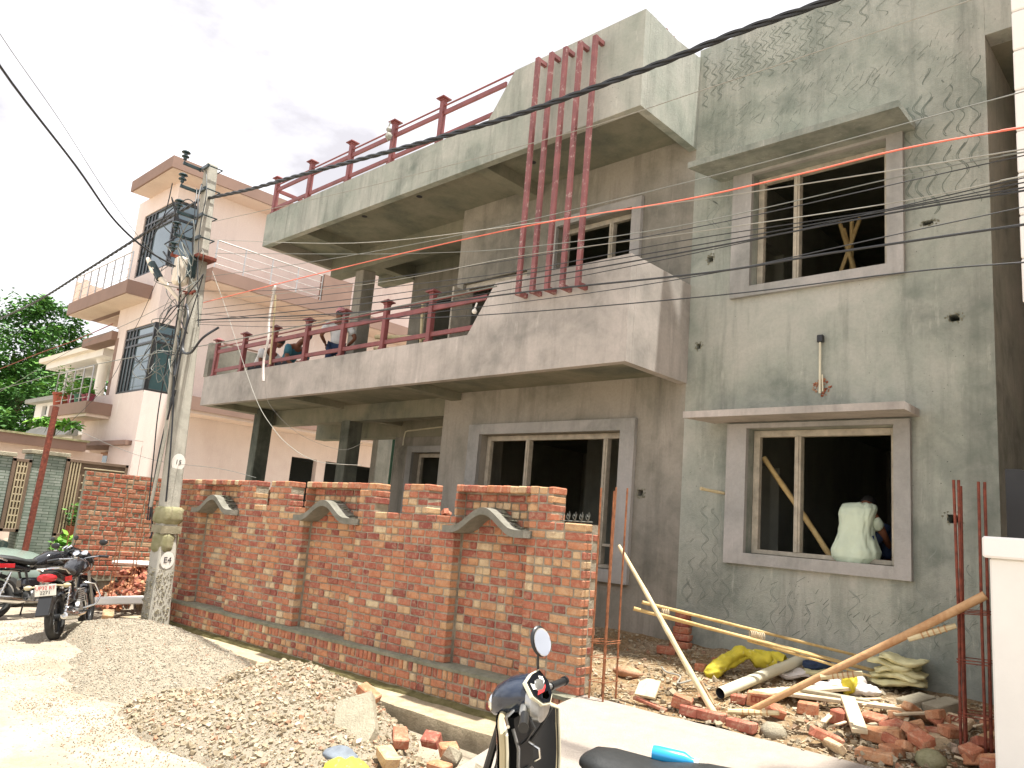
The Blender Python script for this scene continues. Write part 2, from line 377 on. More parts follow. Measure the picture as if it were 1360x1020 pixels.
def copy_tree(o, parent=None):
    c = o.copy(); col.objects.link(c)
    if parent: c.parent = parent
    for ch in o.children: copy_tree(ch, c)
    return c
def wall_grid(mb, x0, x1, z0, z1, y0, y1, holes, axis='y'):
    """wall slab between y0 (front) and y1 with rectangular holes (x0,x1,z0,z1); only outer and reveal faces"""
    xs = sorted({x0, x1, *[min(max(h[i], x0), x1) for h in holes for i in (0, 1)]}); zs = sorted({z0, z1, *[min(max(h[i], z0), z1) for h in holes for i in (2, 3)]})
    def solid(i, j):
        if i < 0 or j < 0 or i >= len(xs)-1 or j >= len(zs)-1: return False
        cx = (xs[i]+xs[i+1])/2; cz = (zs[j]+zs[j+1])/2
        return not any(h[0] < cx < h[1] and h[2] < cz < h[3] for h in holes)
    def P(a, y, c): return (a, y, c) if axis == 'y' else (y, a, c)
    for i in range(len(xs)-1):
        for j in range(len(zs)-1):
            if not solid(i, j): continue
            a, b, c, d = xs[i], xs[i+1], zs[j], zs[j+1]; Q = []
            Q.append([P(a, y0, c), P(b, y0, c), P(b, y0, d), P(a, y0, d)]); Q.append([P(a, y1, c), P(a, y1, d), P(b, y1, d), P(b, y1, c)])
            if not solid(i-1, j): Q.append([P(a, y0, c), P(a, y0, d), P(a, y1, d), P(a, y1, c)])
            if not solid(i+1, j): Q.append([P(b, y0, c), P(b, y1, c), P(b, y1, d), P(b, y0, d)])
            if not solid(i, j-1): Q.append([P(a, y0, c), P(a, y1, c), P(b, y1, c), P(b, y0, c)])
            if not solid(i, j+1): Q.append([P(a, y0, d), P(b, y0, d), P(b, y1, d), P(a, y1, d)])
            for q in Q: mb.add(q, [(0, 1, 2, 3)], .5)
    return mb
def text_mesh(name, txt, size, mat, M4, parent, depth=.001):
    cu = bpy.data.curves.new(name, 'FONT'); cu.body = txt; cu.size = size; cu.extrude = depth; cu.align_x = 'CENTER'; cu.align_y = 'CENTER'; cu.resolution_u = 2
    tmp = bpy.data.objects.new(name, cu); me = bpy.data.meshes.new_from_object(tmp); bpy.data.objects.remove(tmp); bpy.data.curves.remove(cu)
    me.name = name; me.transform(M4); me.materials.clear(); me.materials.append(M[mat])
    o = bpy.data.objects.new(name, me); col.objects.link(o); o.parent = parent; return o
def crease(p, k=1.0, a=.02):
    p = Vector(p); q = p*k
    r1 = 1-abs(noise.noise(q*7)*2.2); r2_ = 1-abs(noise.noise(q*15+Vector((3, 8, 1)))*2.2); r3 = noise.noise(q*4+Vector((9, 9, 2)))
    return a*(r1*.8+r2_*.45+r3*1.1-.9)
def crumple(m, ctr_fn, k=1.0, a=.02):
    out = []
    for p in m.v:
        p = Vector(p); c = ctr_fn(p); d = (p-c); L_ = d.length or 1; out.append(tuple(p+d/L_*crease(p, k, a)))
    m.v = out
def fbm(x, y, z=0, o=4): return noise.fractal(Vector((x, y, z)), 1.0, 2.0, o)

# ================================================================== SETTING
def sstep(a, b, x):
    t = min(1, max(0, (x-a)/(b-a))); return t*t*(3-2*t)
def yard_z(x, y): return .32+.15*(y-5.7)
HEAP1 = ((-10.2, 4.35, 2.3, .80, .31), (-11.2, 4.55, 1.2, .6, .24), (-8.9, 4.05, 1.5, .95, .29), (-8.2, 3.7, 1.5, .9, .17))
HEAP2 = ((-6.75, 4.35, 1.25, .72, .38), (-6.1, 3.95, 1.4, .85, .34), (-5.2, 3.55, 1.2, .75, .28), (-6.3, 3.5, 1.5, .8, .2))
def heap_h(x, y, H_=HEAP1+HEAP2):
    h = 0
    for cx, cy, rx, ry, hh in H_:
        d = ((x-cx)/rx)**2+((y-cy)/ry)**2
        if d < 1: h = max(h, hh*(1-d)**.9)
    return h
def ground_z(x, y):
    z = .0129*max(x, -60)
    if y > 4.3: # drain trench in front of the kerb strip
        tr = sstep(4.62, 4.72, y)*(1-sstep(5.02, 5.1, y))*sstep(-13.2, -12.6, x)*(1-sstep(-4.5, -4.2, x))
        z -= tr*.42
        if y > 5.02 and x > -12.6: z = min(z, .0129*x-.25)
    if x < -14.1 and y > 4.95: z += .78*sstep(-14.1, -14.5, x)*sstep(4.95, 5.3, y) if x > -40 else 0
    z += .012*fbm(x*.9, y*.9)
    return z
def axis_lines(a, b, step, lo, hi):
    o = [a]; 
    while o[-1] < b: o.append(o[-1]+step)
    k = step
    while o[-1] < hi: k *= 1.35; o.append(o[-1]+k)
    k = step; 
    while o[0] > lo: k *= 1.35; o.insert(0, o[0]-k)
    return o
def sheet(name, xs, ys, fz, mat, kind='structure'):
    m = MB(); vs = [(x, y, fz(x, y)) for y in ys for x in xs]; n = len(xs)
    m.add(vs, [(j*n+i, j*n+i+1, (j+1)*n+i+1, (j+1)*n+i) for j in range(len(ys)-1) for i in range(n-1)], .5)
    o = m.build(name, mat, smooth='all'); o['kind'] = kind; return o
sheet('road', axis_lines(-16.5, .5, .07, -900, 900), axis_lines(1.2, 5.8, .07, -900, 900), ground_z, 'ground')
def yz(x, y): return yard_z(x, y)+.035*fbm(x*1.7, y*1.7)+.012*fbm(x*7, y*7)
fx = axis_lines(-5.2, -.9, .06, -13.6, 2.5)
sheet('yard', fx, [5.86+.06*i for i in range(36)], lambda x, y: yz(x, y)-(.0 if x > -4.35 or y > 6.0 else .12), 'yard')
m = MB(); m.box(-13.6, 2.5, 5.80, 5.88, -.4, .30); o = m.build('yard_edge', 'moss'); o['kind'] = 'structure'
# drain strip: pale concrete along the foot of the boundary wall
m = MB(); xs = [-12.9+.25*i for i in range(34)]
def strip_z(x): return -.03+.013*(x+5)
prof = []
for x in xs:
    e = 4.98+.022*(x+11.5)+.02*fbm(x*2, 3); z = strip_z(x); j = .012*fbm(x*3, 1)
    prof.append([(x, e, z-.42), (x, e+.02*fbm(x*5, 7), z-.06), (x, e+.01, z+j), (x, e+.18, z+.01+j), (x, 5.62, z+.03), (x, 5.62, z-.42)])
vs = [p for r_ in prof for p in r_]; nn_ = 6
m.add(vs, [(i*nn_+k, (i+1)*nn_+k, (i+1)*nn_+k+1, i*nn_+k+1) for i in range(len(xs)-1) for k in range(nn_-1)], .5)
o = m.build('drain_kerb', 'kerbc', smooth=True, fix=True); o['kind'] = 'structure'
# concrete ramp from the road to the yard
m = MB(); nx = 28; ny = 14; vs = []
for j in range(ny+1):
    for i in range(nx+1):
        u = i/nx; v = j/ny; xb = -4.38+u*4.4; yb = 5.77+.055*(u*4.4); xf = -4.0+u*4.6; yf = 3.3
        x = xb*(1-v)+xf*v; y = yb*(1-v)+yf*v; z = (.33)*(1-sstep(0, 1, v)*1.0)+.0+(.03*(1-v))+.004*fbm(x*2, y*2)
        if j == 0: z -= .015*abs(fbm(x*6, y)); y += .02*fbm(x*4, 2)
        vs.append((x, y, z))
vs2 = [(x, y, z-.35) for x, y, z in vs]; n1 = nx+1
m.add(vs, [(j*n1+i, (j+1)*n1+i, (j+1)*n1+i+1, j*n1+i+1) for j in range(ny) for i in range(nx)], .5)
edge = [i for i in range(n1)]+[j*n1+nx for j in range(1, ny+1)]+[ny*n1+i for i in range(nx-1, -1, -1)]+[j*n1 for j in range(ny-1, 0, -1)]
o0 = len(m.v); m.add([vs[i] for i in edge]+[vs2[i] for i in edge], [(k, (k+1) % len(edge), (k+1) % len(edge)+len(edge), k+len(edge)) for k in range(len(edge))], .5)
o = m.build('concrete_ramp', 'ramp'); o['kind'] = 'structure'

# ================================================================== GREY HOUSE
house = thing('unfinished_house', 'two-storey grey cement house under construction with red steel balcony railings', 'house', (-8, 8, .3))
def hp(mb, name, mat, smooth=False, parent=None, **k):
    o = mb.build(name, mat, parent or house, smooth, **k)
    if not parent: o.matrix_parent_inverse = house.matrix_world.inverted() if False else Matrix.Translation((8, -8, -.3))
    return o
F = 7.9
HOLES = [(-4.55, -4.47, 5.10, 5.18), (-2.16, -2.06, 5.05, 5.10), (-1.94, -1.85, 4.03, 4.10), (-4.65, -4.59, 4.03, 4.10), (-1.99, -1.88, 2.13, 2.21), (-4.19, -4.16, 2.29, 2.35)]
# right wing facade
m = MB(); wall_grid(m, -4.77, -1.57, .2, 8.05, F, F+.23, HOLES+[(-3.95, -2.43, 1.70, 3.05), (-3.97, -2.48, 4.70, 6.08)]); hp(m, 'wall', 'plaster')
# left part of the front wall, ground + first floor
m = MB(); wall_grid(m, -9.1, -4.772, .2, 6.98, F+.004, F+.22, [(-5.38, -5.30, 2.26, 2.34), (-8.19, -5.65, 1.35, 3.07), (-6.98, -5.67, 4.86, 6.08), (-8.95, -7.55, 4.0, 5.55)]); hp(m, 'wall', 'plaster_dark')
# porch side and back walls
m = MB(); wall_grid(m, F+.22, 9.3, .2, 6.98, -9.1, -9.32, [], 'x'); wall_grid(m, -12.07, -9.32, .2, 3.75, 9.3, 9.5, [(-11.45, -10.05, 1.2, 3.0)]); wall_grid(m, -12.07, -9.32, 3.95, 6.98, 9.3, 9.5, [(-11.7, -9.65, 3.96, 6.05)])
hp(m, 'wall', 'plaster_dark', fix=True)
# side wall along the passage, rear, partitions, floors
m = MB(); m.box(-1.80, -1.57, F+.23, 15, .2, 8.05); hp(m, 'wall', 'plaster')
m = MB(); m.box(-12.07, -1.57, 15, 15.2, .2, 8.0); m.box(-12.07, -11.87, 9.5, 15, .2, 7); wall_grid(m, F+.23, 15, .2, 7, -4.9, -4.77, [(9.6, 10.5, .75, 2.9), (9.6, 10.5, 4, 6.1)], 'x'); wall_grid(m, -9.1, -4.9, .2, 7, 11.6, 11.75, [(-8.3, -7.5, .75, 2.85)])
hp(m, 'interior_wall', 'inside', fix=True)
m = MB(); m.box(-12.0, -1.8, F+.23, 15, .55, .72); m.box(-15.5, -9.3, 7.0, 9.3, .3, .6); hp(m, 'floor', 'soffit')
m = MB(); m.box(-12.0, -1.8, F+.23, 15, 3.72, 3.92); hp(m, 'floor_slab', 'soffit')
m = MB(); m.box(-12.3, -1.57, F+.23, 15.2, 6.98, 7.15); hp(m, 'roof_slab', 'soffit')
# lower balcony
yb = 6.63
def balcony(z0, zt, x0, panel_top, side_top):
    m = MB()
    sl = -7.33; st = -6.88
    m.prism([(x0, z0), (-4.76, z0), (-4.76, panel_top), (st, panel_top), (sl, zt), (x0, zt)], 'y', yb, yb+.11)      # front fascia and raised panel
    return m
m = balcony(3.62, 4.20, -15.02, 4.85, 0); fo = hp(m, 'balcony_front', 'plaster_pink')
m = MB(); m.box(-4.87, -4.758, yb+.11, F-.002, 3.62, 4.85); hp(m, 'balcony_side', 'plaster_pink')
m = MB(); m.box(-15.02, -14.92, yb+.112, 8.1, 3.62, 4.90); m.box(-15.06, -14.90, yb-.01, yb+.13, 4.2, 4.9); hp(m, 'balcony_side', 'plaster_dark')
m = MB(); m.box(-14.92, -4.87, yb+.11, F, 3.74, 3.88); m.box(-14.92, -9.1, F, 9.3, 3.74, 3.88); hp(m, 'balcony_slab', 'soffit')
# upper balcony
m = balcony(6.65, 7.30, -13.42, 7.90, 0); hp(m, 'balcony_front', 'plaster')
m = MB(); m.prism([(yb+.11, 6.65), (F-.002, 6.65), (F-.002, 7.96), (F-.05, 7.93), (7.3, 7.88), (yb+.11, 7.90)], 'x', -4.87, -4.758); hp(m, 'balcony_side', 'plaster')
m = MB()
for i in range(26):
    y = yb+.15+rnd.random()*(F-yb-.2); m.chunk((-4.80, y, 7.90+.01*rnd.random()), rnd.uniform(.02, .045))
hp(m, 'broken_coping', 'brick_worn')['kind'] = 'stuff'
m = MB(); m.box(-13.42, -13.30, yb+.112, 8.6, 6.65, 7.30); hp(m, 'balcony_side', 'plaster_dark')
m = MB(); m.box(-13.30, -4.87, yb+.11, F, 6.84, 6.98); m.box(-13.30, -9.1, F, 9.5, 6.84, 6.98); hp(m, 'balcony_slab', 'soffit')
# beams under both slabs
for zz, zs, xl, xs_ in ((6.65, 6.84, -13.3, (-12.25, -7.62)), (3.62, 3.74, -14.92, (-15.0, -12.1, -8.95))):
    for bx in xs_:
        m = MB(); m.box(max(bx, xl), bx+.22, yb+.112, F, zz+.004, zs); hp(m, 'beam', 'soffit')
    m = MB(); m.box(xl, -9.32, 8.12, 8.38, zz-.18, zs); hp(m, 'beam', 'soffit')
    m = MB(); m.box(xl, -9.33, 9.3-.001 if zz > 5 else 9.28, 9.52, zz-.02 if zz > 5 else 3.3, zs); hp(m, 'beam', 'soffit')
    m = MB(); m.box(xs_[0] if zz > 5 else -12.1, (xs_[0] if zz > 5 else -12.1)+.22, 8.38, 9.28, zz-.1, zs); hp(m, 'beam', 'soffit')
# columns
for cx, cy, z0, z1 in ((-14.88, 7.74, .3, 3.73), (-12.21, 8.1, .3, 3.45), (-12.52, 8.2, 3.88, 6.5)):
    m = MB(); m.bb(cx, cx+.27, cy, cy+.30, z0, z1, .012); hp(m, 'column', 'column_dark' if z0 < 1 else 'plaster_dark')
m = MB(); m.bb(-13.5, -13.3, 9.8, 10.5, .3, 3.7, .01); hp(m, 'column', 'plaster_dark')
# holes in soffit: fan hook boxes
m = MB()
for x, y, z in ((-10.79, 7.1, 6.838), (-9.31, 7.1, 6.838), (-7.0, 7.25, 6.838)): m.lathe([(.001, 0), (.05, 0), (.05, .004), (.001, .004)], (x, y, z-.004), n=12)
hp(m, 'hook_box', 'ink')
# window surrounds, timber frames
def window(x0, x1, z0, z1, mulls, surround=None, ywall=F, proud=.06, crossbar=None, depth=.12, sw=.13):
    if surround:
        a, b, c, d = surround; m = MB(); wall_grid(m, a, b, c, d, ywall-proud, ywall-.001, [(x0, x1, z0, z1)]); wf = hp(m, 'window', 'frame_c')
        wf.name = 'window'
    else:
        wf = None
    y0 = ywall+depth; t = .075; m = MB()
    m.bb(x0+.004, x0+t, y0, y0+.07, z0+.004, z1-.004, .004); m.bb(x1-t, x1-.004, y0, y0+.07, z0+.004, z1-.004, .004)
    m.bb(x0+t, x1-t, y0, y0+.07, z1-t, z1-.004, .004); m.bb(x0+t, x1-t, y0, y0+.07, z0+.004, z0+.05, .004)
    fr = m.build('window_frame', 'wood_w', wf or house)
    if not wf: fr.matrix_parent_inverse = Matrix.Translation((8, -8, -.3))
    for mxx in mulls:
        m = MB(); m.bb(mxx-.035, mxx+.035, y0-.01, y0+.08, z0+.05, z1-t, .004); m.bb(mxx-.012, mxx+.012, y0-.022, y0-.01, z0+.05, z1-t, .002)
        q = m.build('mullion', 'wood_w', wf or house)
        if not wf: q.matrix_parent_inverse = Matrix.Translation((8, -8, -.3))
    if crossbar:
        m = MB(); m.bb(crossbar[0], crossbar[1], y0, y0+.05, crossbar[2], crossbar[2]+.035, .003); m.build('crossbar', 'wood_w', wf)
window(-3.95, -2.43, 1.70, 3.05, (-3.44,), (-4.18, -2.28, 1.58, 3.10))
window(-3.97, -2.48, 4.70, 6.08, (-3.50,), (-4.21, -2.32, 4.58, 6.14))
window(-8.19, -5.65, 1.35, 3.07, (-7.36, -5.99), (-8.42, -5.43, 1.20, 3.22), crossbar=(-5.95, -5.73, 1.62))
window(-6.98, -5.67, 4.86, 6.08, (-6.12,), (-7.12, -5.52, 4.74, 6.20))
window(-11.45, -10.05, 1.2, 3.0, (-10.7,), (-11.6, -9.9, 1.1, 3.12), ywall=9.3)
# first-floor balcony doors (open frames)
m = MB(); m.prism([(-8.94, 3.9), (-8.86, 3.9), (-8.86, 5.46), (-7.64, 5.46), (-7.64, 3.9), (-7.56, 3.9), (-7.56, 5.54), (-8.94, 5.54)], 'y', F+.06, F+.16); hp(m, 'door_frame', 'wood_w')
m = MB(); m.bb(-8.90, -8.86, F-.26, F+.055, 3.92, 5.42, .004); hp(m, 'door', 'wood_w')
for x in (-11.69, -10.6):
    m = MB(); m.bb(x, x+.08, 9.32, 9.4, 3.9, 6.0, .004); hp(m, 'door_post', 'wood_w')
# sunshades over the two right-wing windows
for z, yy in ((3.11, 7.45), (6.10, 7.36)):
    m = MB(); a = -4.52 if z < 4 else -4.55; b = -2.21
    m.prism([(a+.15, F-.002), (a, yy), (b, yy), (b, F-.002)], 'z', z+.012, z+.085); hp(m, 'sunshade', 'plaster_pink' if z < 4 else 'plaster', fix=True)
# passage: beam over the opening at the right corner, and an added slab that shades it
m = MB(); m.box(-1.568, 1.6, F, F+.23, 6.93, 8.05); hp(m, 'beam', 'plaster')
m = MB(); m.box(-1.57, 1.6, F+.23, 14, 6.93, 7.1); hp(m, 'roof_slab', 'soffit')  # unseen slab, added over the passage to keep its side wall dark
# holes' ragged rims
m = MB()
for a, b, c, d in HOLES+[(-5.38, -5.30, 2.26, 2.34)]:
    for i in range(34):
        th = rnd.uniform(0, 6.28); rr = rnd.uniform(.6, 1.15); x = (a+b)/2+math.cos(th)*rr*(b-a)*.85; z = (c+d)/2+math.sin(th)*rr*(d-c)*.8
        m.chunk((x, F+.004, z), rnd.uniform(.008, .02), .5)
hp(m, 'hole_rim', 'mortar_g')['kind'] = 'stuff'
# comb marks scratched through the wet render: wavy ribbons lying on the wall
def squiggles(specs, mat):
    m = MB()
    for (x, z0, z1, amp, per, wd, strands) in specs:
        ph = 4*x+rnd.uniform(-.5, .5); p2 = rnd.uniform(.7, 1.2); dr = rnd.uniform(-.05, .05)
        for s in range(strands):
            n = int((z1-z0)/.012)+2; prev = None
            for i in range(n):
                z = z0+(z1-z0)*i/(n-1); q = z*6.28/per+ph+1.1*noise.noise(Vector((x*3, z*3, 1)))
                tri = math.sin(q)+.25*noise.noise(Vector((x*7, z*9, 2)))
                xx = x+amp*p2*tri+s*.016+dr*(z-z0)+.02*noise.noise(Vector((x*9, z*4, 5)))
                ww = wd*max(.25, .75+.9*noise.noise(Vector((x*11, z*13+s*7, 3))))*(.45+.55*abs(math.cos(q)))
                if noise.noise(Vector((x*5+s, z*4.5, 9))) < -.16: ww = 0
                cur = (Vector((xx-ww/2, F-.0022, z)), Vector((xx+ww/2, F-.0022, z)), ww)
                if prev and prev[2] > 0 and ww > 0:
                    m.add([prev[0], prev[1], cur[1], cur[0]], [(0, 1, 2, 3)])
                prev = cur
    o = hp(m, 'comb_marks', mat); o['kind'] = 'stuff'; return o
S1 = []; S2 = []
x = -4.68
while x < -3.2:
    z1 = 7.98-.04*rnd.random(); S1.append((x, 7.20+rnd.uniform(-.1, .2)+.1*(x+4.7), z1, .035, .14, .012, 2)); S1.append((x+.05, 7.3+rnd.uniform(0, .2), z1, .03, .13, .008, 1)); x += rnd.uniform(.075, .12)
while x < -2.2: S1.append((x, 7.45+rnd.uniform(0, .2), 8.03, .05, .2, .012, 2)); x += rnd.uniform(.14, .22)
for x in (-2.28, -2.18, -2.05, -1.93, -1.80, -1.70):
    S1.append((x, 5.25+rnd.uniform(-.1, .2), 6.6+rnd.uniform(-.3, .3), .042, .30, .016, 2)); 
x = -4.5
for x in (-4.45, -4.3, -4.52): S2.append((x, 5.5, 6.0+rnd.uniform(0, .4), .05, .25, .02, 1))
for x in [-4.6+.22*i for i in range(10)]: S2.append((x, 6.45+.02*i if (i := 1) else 0, 7.0+rnd.uniform(-.1, .1), .05, .24, .012, 1))
x = -4.65
while x < -1.7:
    z0 = .88+rnd.uniform(-.1, .1); (S1 if rnd.random() < .35 else S2).append((x, z0, z0+rnd.uniform(.35, .62), .045, .26, .012, 2)); x += rnd.uniform(.16, .3)
for x in (-4.62, -4.45, -4.30): S1.append((x, 1.1, 2.1+rnd.uniform(-.4, .1), .035, .2, .009, 2))
for x in (-2.2, -2.08, -1.92, -1.78): S2.append((x, .9, 1.9+rnd.uniform(-.3, .2), .04, .25, .014, 1))
squiggles(S1, 'combed'); squiggles(S2, 'combed_light')
# diagonal trowel dashes
m = MB()
for i in range(220):
    x = rnd.uniform(-4.7, -1.65); z = rnd.choice((rnd.uniform(6.4, 7.3), rnd.uniform(6.7, 7.1), rnd.uniform(.9, 1.5)))
    l = rnd.uniform(.03, .12); a = rnd.uniform(.4, 1.3); dx = l*math.cos(a); dz = l*math.sin(a); wd = rnd.uniform(.002, .006)
    m.add([(x, F-.0018, z), (x+wd, F-.0018, z-wd), (x+dx+wd*.3, F-.0018, z+dz-wd), (x+dx, F-.0018, z+dz)], [(0, 1, 2, 3)])
hp(m, 'trowel_marks', 'combed')['kind'] = 'stuff'
# chipped patch with conduit pipe on the facade
m = MB(); 
for i in range(46):
    th = rnd.uniform(0, 6.28); rr = math.sqrt(rnd.random()); m.chunk((-3.15+math.cos(th)*rr*.09, F, 3.47+math.sin(th)*rr*.10), rnd.uniform(.012, .03), rnd.random())
hp(m, 'chipped_brick', 'brick_worn')['kind'] = 'stuff'
m = MB(); m.tube([(-3.155, F-.03, 3.40), (-3.155, F-.035, 3.97)], .013, 8); m.tube([(-3.125, F-.03, 3.42), (-3.13, F-.03, 3.60)], .008, 6); pp = hp(m, 'conduit', 'pvc', smooth=True)
m = MB(); m.bb(-3.185, -3.12, F-.055, F-.008, 3.95, 4.03, .006); hp(m, 'junction_box', 'black')
# white conduit on the porch wall
m = MB(); m.tube([(-9.35, 9.27, 3.47), (-10.7, 9.27, 3.47), (-11.68, 9.27, 3.42), (-11.75, 9.27, 3.40), (-11.77, 9.27, 3.3), (-11.78, 9.27, 3.14)], .014, 6); hp(m, 'conduit', 'pvc', smooth=True)
m = MB(); m.tube([(-12.9, 9.9, .6), (-12.9, 9.9, 3.6)], .03, 6); hp(m, 'drain_pipe', 'potg', smooth=True)

# railings -------------------------------------------------------------
def railing(posts, z0, xr, sl):
    rl = bpy.data.objects.new('railing', None); col.objects.link(rl); rl.parent = house; rl.matrix_parent_inverse = Matrix.Translation((8, -8, -.3))
    yc = yb+.055
    for x in posts:
        m = MB(); m.bb(x-.04, x+.04, yc-.04, yc+.04, z0+.03, z0+.70, .004); m.bb(x-.055, x+.055, yc-.055, yc+.055, z0, z0+.03, .006)
        m.bb(x-.05, x+.05, yc-.05, yc+.05, z0+.70, z0+.73, .004)
        m.add([(x-.085, yc-.085, z0+.73), (x+.085, yc-.085, z0+.73), (x+.085, yc+.085, z0+.73), (x-.085, yc+.085, z0+.73), (x-.085, yc-.085, z0+.745), (x+.085, yc-.085, z0+.745), (x+.085, yc+.085, z0+.745), (x-.085, yc+.085, z0+.745), (x, yc, z0+.80)],
              [(3, 2, 1, 0), (0, 1, 5, 4), (1, 2, 6, 5), (2, 3, 7, 6), (3, 0, 4, 7), (4, 5, 8), (5, 6, 8), (6, 7, 8), (7, 4, 8)], .5)
        m.build('post', 'red_steel', rl)
    x0 = posts[0]+.03
    for z, h, wd in ((z0+.08, .065, .035), (z0+.46, .075, .035)):
        m = MB(); m.bb(x0, xr+.55*(z-z0)*.65/.7, yc-wd/2, yc+wd/2, z, z+h, .004); m.build('rail', 'red_steel', rl)
    m = MB(); m.tube([(x0, yc, z0+.60), (xr+.38, yc, z0+.62)], .014, 8); m.build('top_rod', 'red_steel', rl, smooth=True)
    return rl
r1 = railing((-14.75, -13.62, -12.52, -11.42, -10.33, -9.24, -8.18), 4.20, -7.30, 0)
r2 = railing((-13.28, -12.06, -10.80, -9.61, -8.43), 7.30, -7.32, 0)
m = MB(); yc = yb+.055
m.bb(-13.30, -13.26, yc+.04, 8.5, 7.38, 7.44, .004); m.bb(-13.30, -13.26, yc+.04, 8.5, 7.76, 7.83, .004); m.build('rail', 'red_steel', r2)
m = MB(); m.bb(-13.32, -13.24, 8.45, 8.53, 7.3, 8.0, .004); m.build('post', 'red_steel', r2)
# five vertical red fins
for i in range(5):
    x = -6.31+.235*i; m = MB(); zt = 7.78-.018*i; zb = 4.55-.01*i
    m.bb(x-.032, x+.032, 6.45, 6.50, zb, zt, .004)
    m.bb(x-.026, x+.026, 6.502, 6.628, zt-.06, zt, .004); m.bb(x-.026, x+.026, 6.502, 6.628, zb, zb+.06, .004)
    hp(m, 'fin', 'fin_steel')
# knotted bulb cord on an upper post
m = MB(); m.sph((-9.61, yb-.06, 7.86), .045, 8); m.sph((-9.60, yb-.06, 7.74), .06, 8, nz=.15); m.tube([(-9.61, yb-.05, 8.0), (-9.62, yb-.07, 7.86), (-9.60, yb-.06, 7.66)], .012, 5)
tag(m.build('cord_bundle', 'wire_w', smooth=True), 'knotted pale cord bundle tied to the middle post of the upper balcony railing', 'cord')

# ================================================================== BRICK BOUNDARY WALL (local x = -distance to the left, z = 0 at the ledge)
C = .083
def course(m, xa, xb, z, y0, dep, h=C-.011, bond=0, ends=False, hdr=False):
    """one course of bricks between xa < xb"""
    x = xa; first = True
    pat = rnd.random()
    while x < xb-.03:
        if hdr: l = .108
        elif first and bond: l = .108
        else: l = rnd.choice((.222, .222, .215, .228, .108, .150)) if pat > .25 else rnd.choice((.108, .108, .222))
        if x+l > xb-.045: l = xb-x
        t = min(1, max(0, rnd.gauss(.42, .27)))
        if l < .13 and rnd.random() < .25: t = rnd.uniform(.8, 1)
        jy = rnd.uniform(-.005, .004)
        m.chbox((x+l/2, y0+dep/2+jy, z+h/2+rnd.uniform(-.002, .002)), (l-.013, dep, h*rnd.uniform(.93, 1.0)), Matrix.Rotation(rnd.uniform(-.008, .008), 3, 'Y') @ Matrix.Rotation(rnd.uniform(-.012, .012), 3, 'Z'), rnd.uniform(.006, .012), t, .0015)
        x += l; first = False
bw = thing('brick_boundary_wall', 'long unplastered red brick boundary wall with arched panels and stepped top', 'brick wall', (-4.34, 5.63, .36), (0, -.0129, .0379))
REC = [(.70, 1.69), (3.36, 4.44), (6.12, 7.16)]        # recessed panels, distances from the right end
def segs(lo, hi, cuts):
    out = []; a = lo
    for c0, c1 in sorted(cuts):
        if c1 <= lo or c0 >= hi: continue
        if c0 > a: out.append((a, c0))
        a = max(a, c1)
    if a < hi: out.append((a, hi))
    return out
m = MB(); mo = MB(); LEN = 8.05
for k in range(18):
    z = k*C
    cuts = REC
    for a, b in segs(0, LEN, cuts): course(m, -b, -a, z, 0, .11, bond=k % 2)
    for a, b in REC: course(m, -b+.002, -a-.002, z, .12, .10, bond=(k+1) % 2)
    course(m, -.24, 0-.012*(k % 2), z, .118, .105, bond=k % 2)
    for a, b in REC: pass
m.build('brickwork', 'brick', bw)
for a, b in segs(.012, LEN-.01, REC): mo.box(-b+(.010 if b < LEN-.02 else 0), -a-(.010 if a > .02 else 0), .010, .214, .002, 18*C-.012)
for a, b in REC: mo.box(-b-.012, -a+.012, .131, .2135, .004, 18*C+.2)
mo.build('mortar_joints', 'mortar', bw)
# piers standing above the wall
def pier(a, b, rec=None, n=4):
    m = MB(); mo = MB()
    for k in range(n):
        z = 18*C+k*C; j = rnd.uniform(-.012, .012)
        if rec and k < n-1:
            course(m, -b+j, -rec[1], z, .0, .215, bond=1); course(m, -rec[0], -a+j, z, .0, .215, bond=k % 2)
            course(m, -rec[1]+.002, -rec[0]-.002, z, .12, .10, hdr=(k == 1))
        elif rec: course(m, -b, -rec[0], z, .0, .215, hdr=True); course(m, -rec[0], -a, z, 0, .215)
        else: course(m, -b+j, -a+j, z, .0, .215, bond=k % 2)
    if rec:
        mo.box(-b+.014, -rec[1]-.01, .010, .205, 18*C-.01, (18+n)*C-.02); mo.box(-rec[0]+.01, -a-.014, .010, .205, 18*C-.01, (18+n)*C-.02)
        mo.box(-rec[1]-.004, -rec[0]+.004, .131, .206, 18*C-.01, (18+n)*C-.021)
    else: mo.box(-b+.014, -a-.014, .010, .205, 18*C-.01, (18+n)*C-.02)
    p = m.build('pier', 'brick', bw); mo.build('mortar_joints', 'mortar', p)
pier(.40, 1.73, REC[0]); pier(2.14, 2.57); pier(3.04, 4.48, REC[1]); pier(4.81, 5.33); pier(5.68, 7.28, REC[2]); pier(7.36, 8.03)
m = MB(); m.chunk((-1.98, .1, 18*C+.02), .09, .3, .5); m.chunk((-1.90, .1, 18*C+.02), .05, .3); m.build('loose_bat', 'brick', bw)
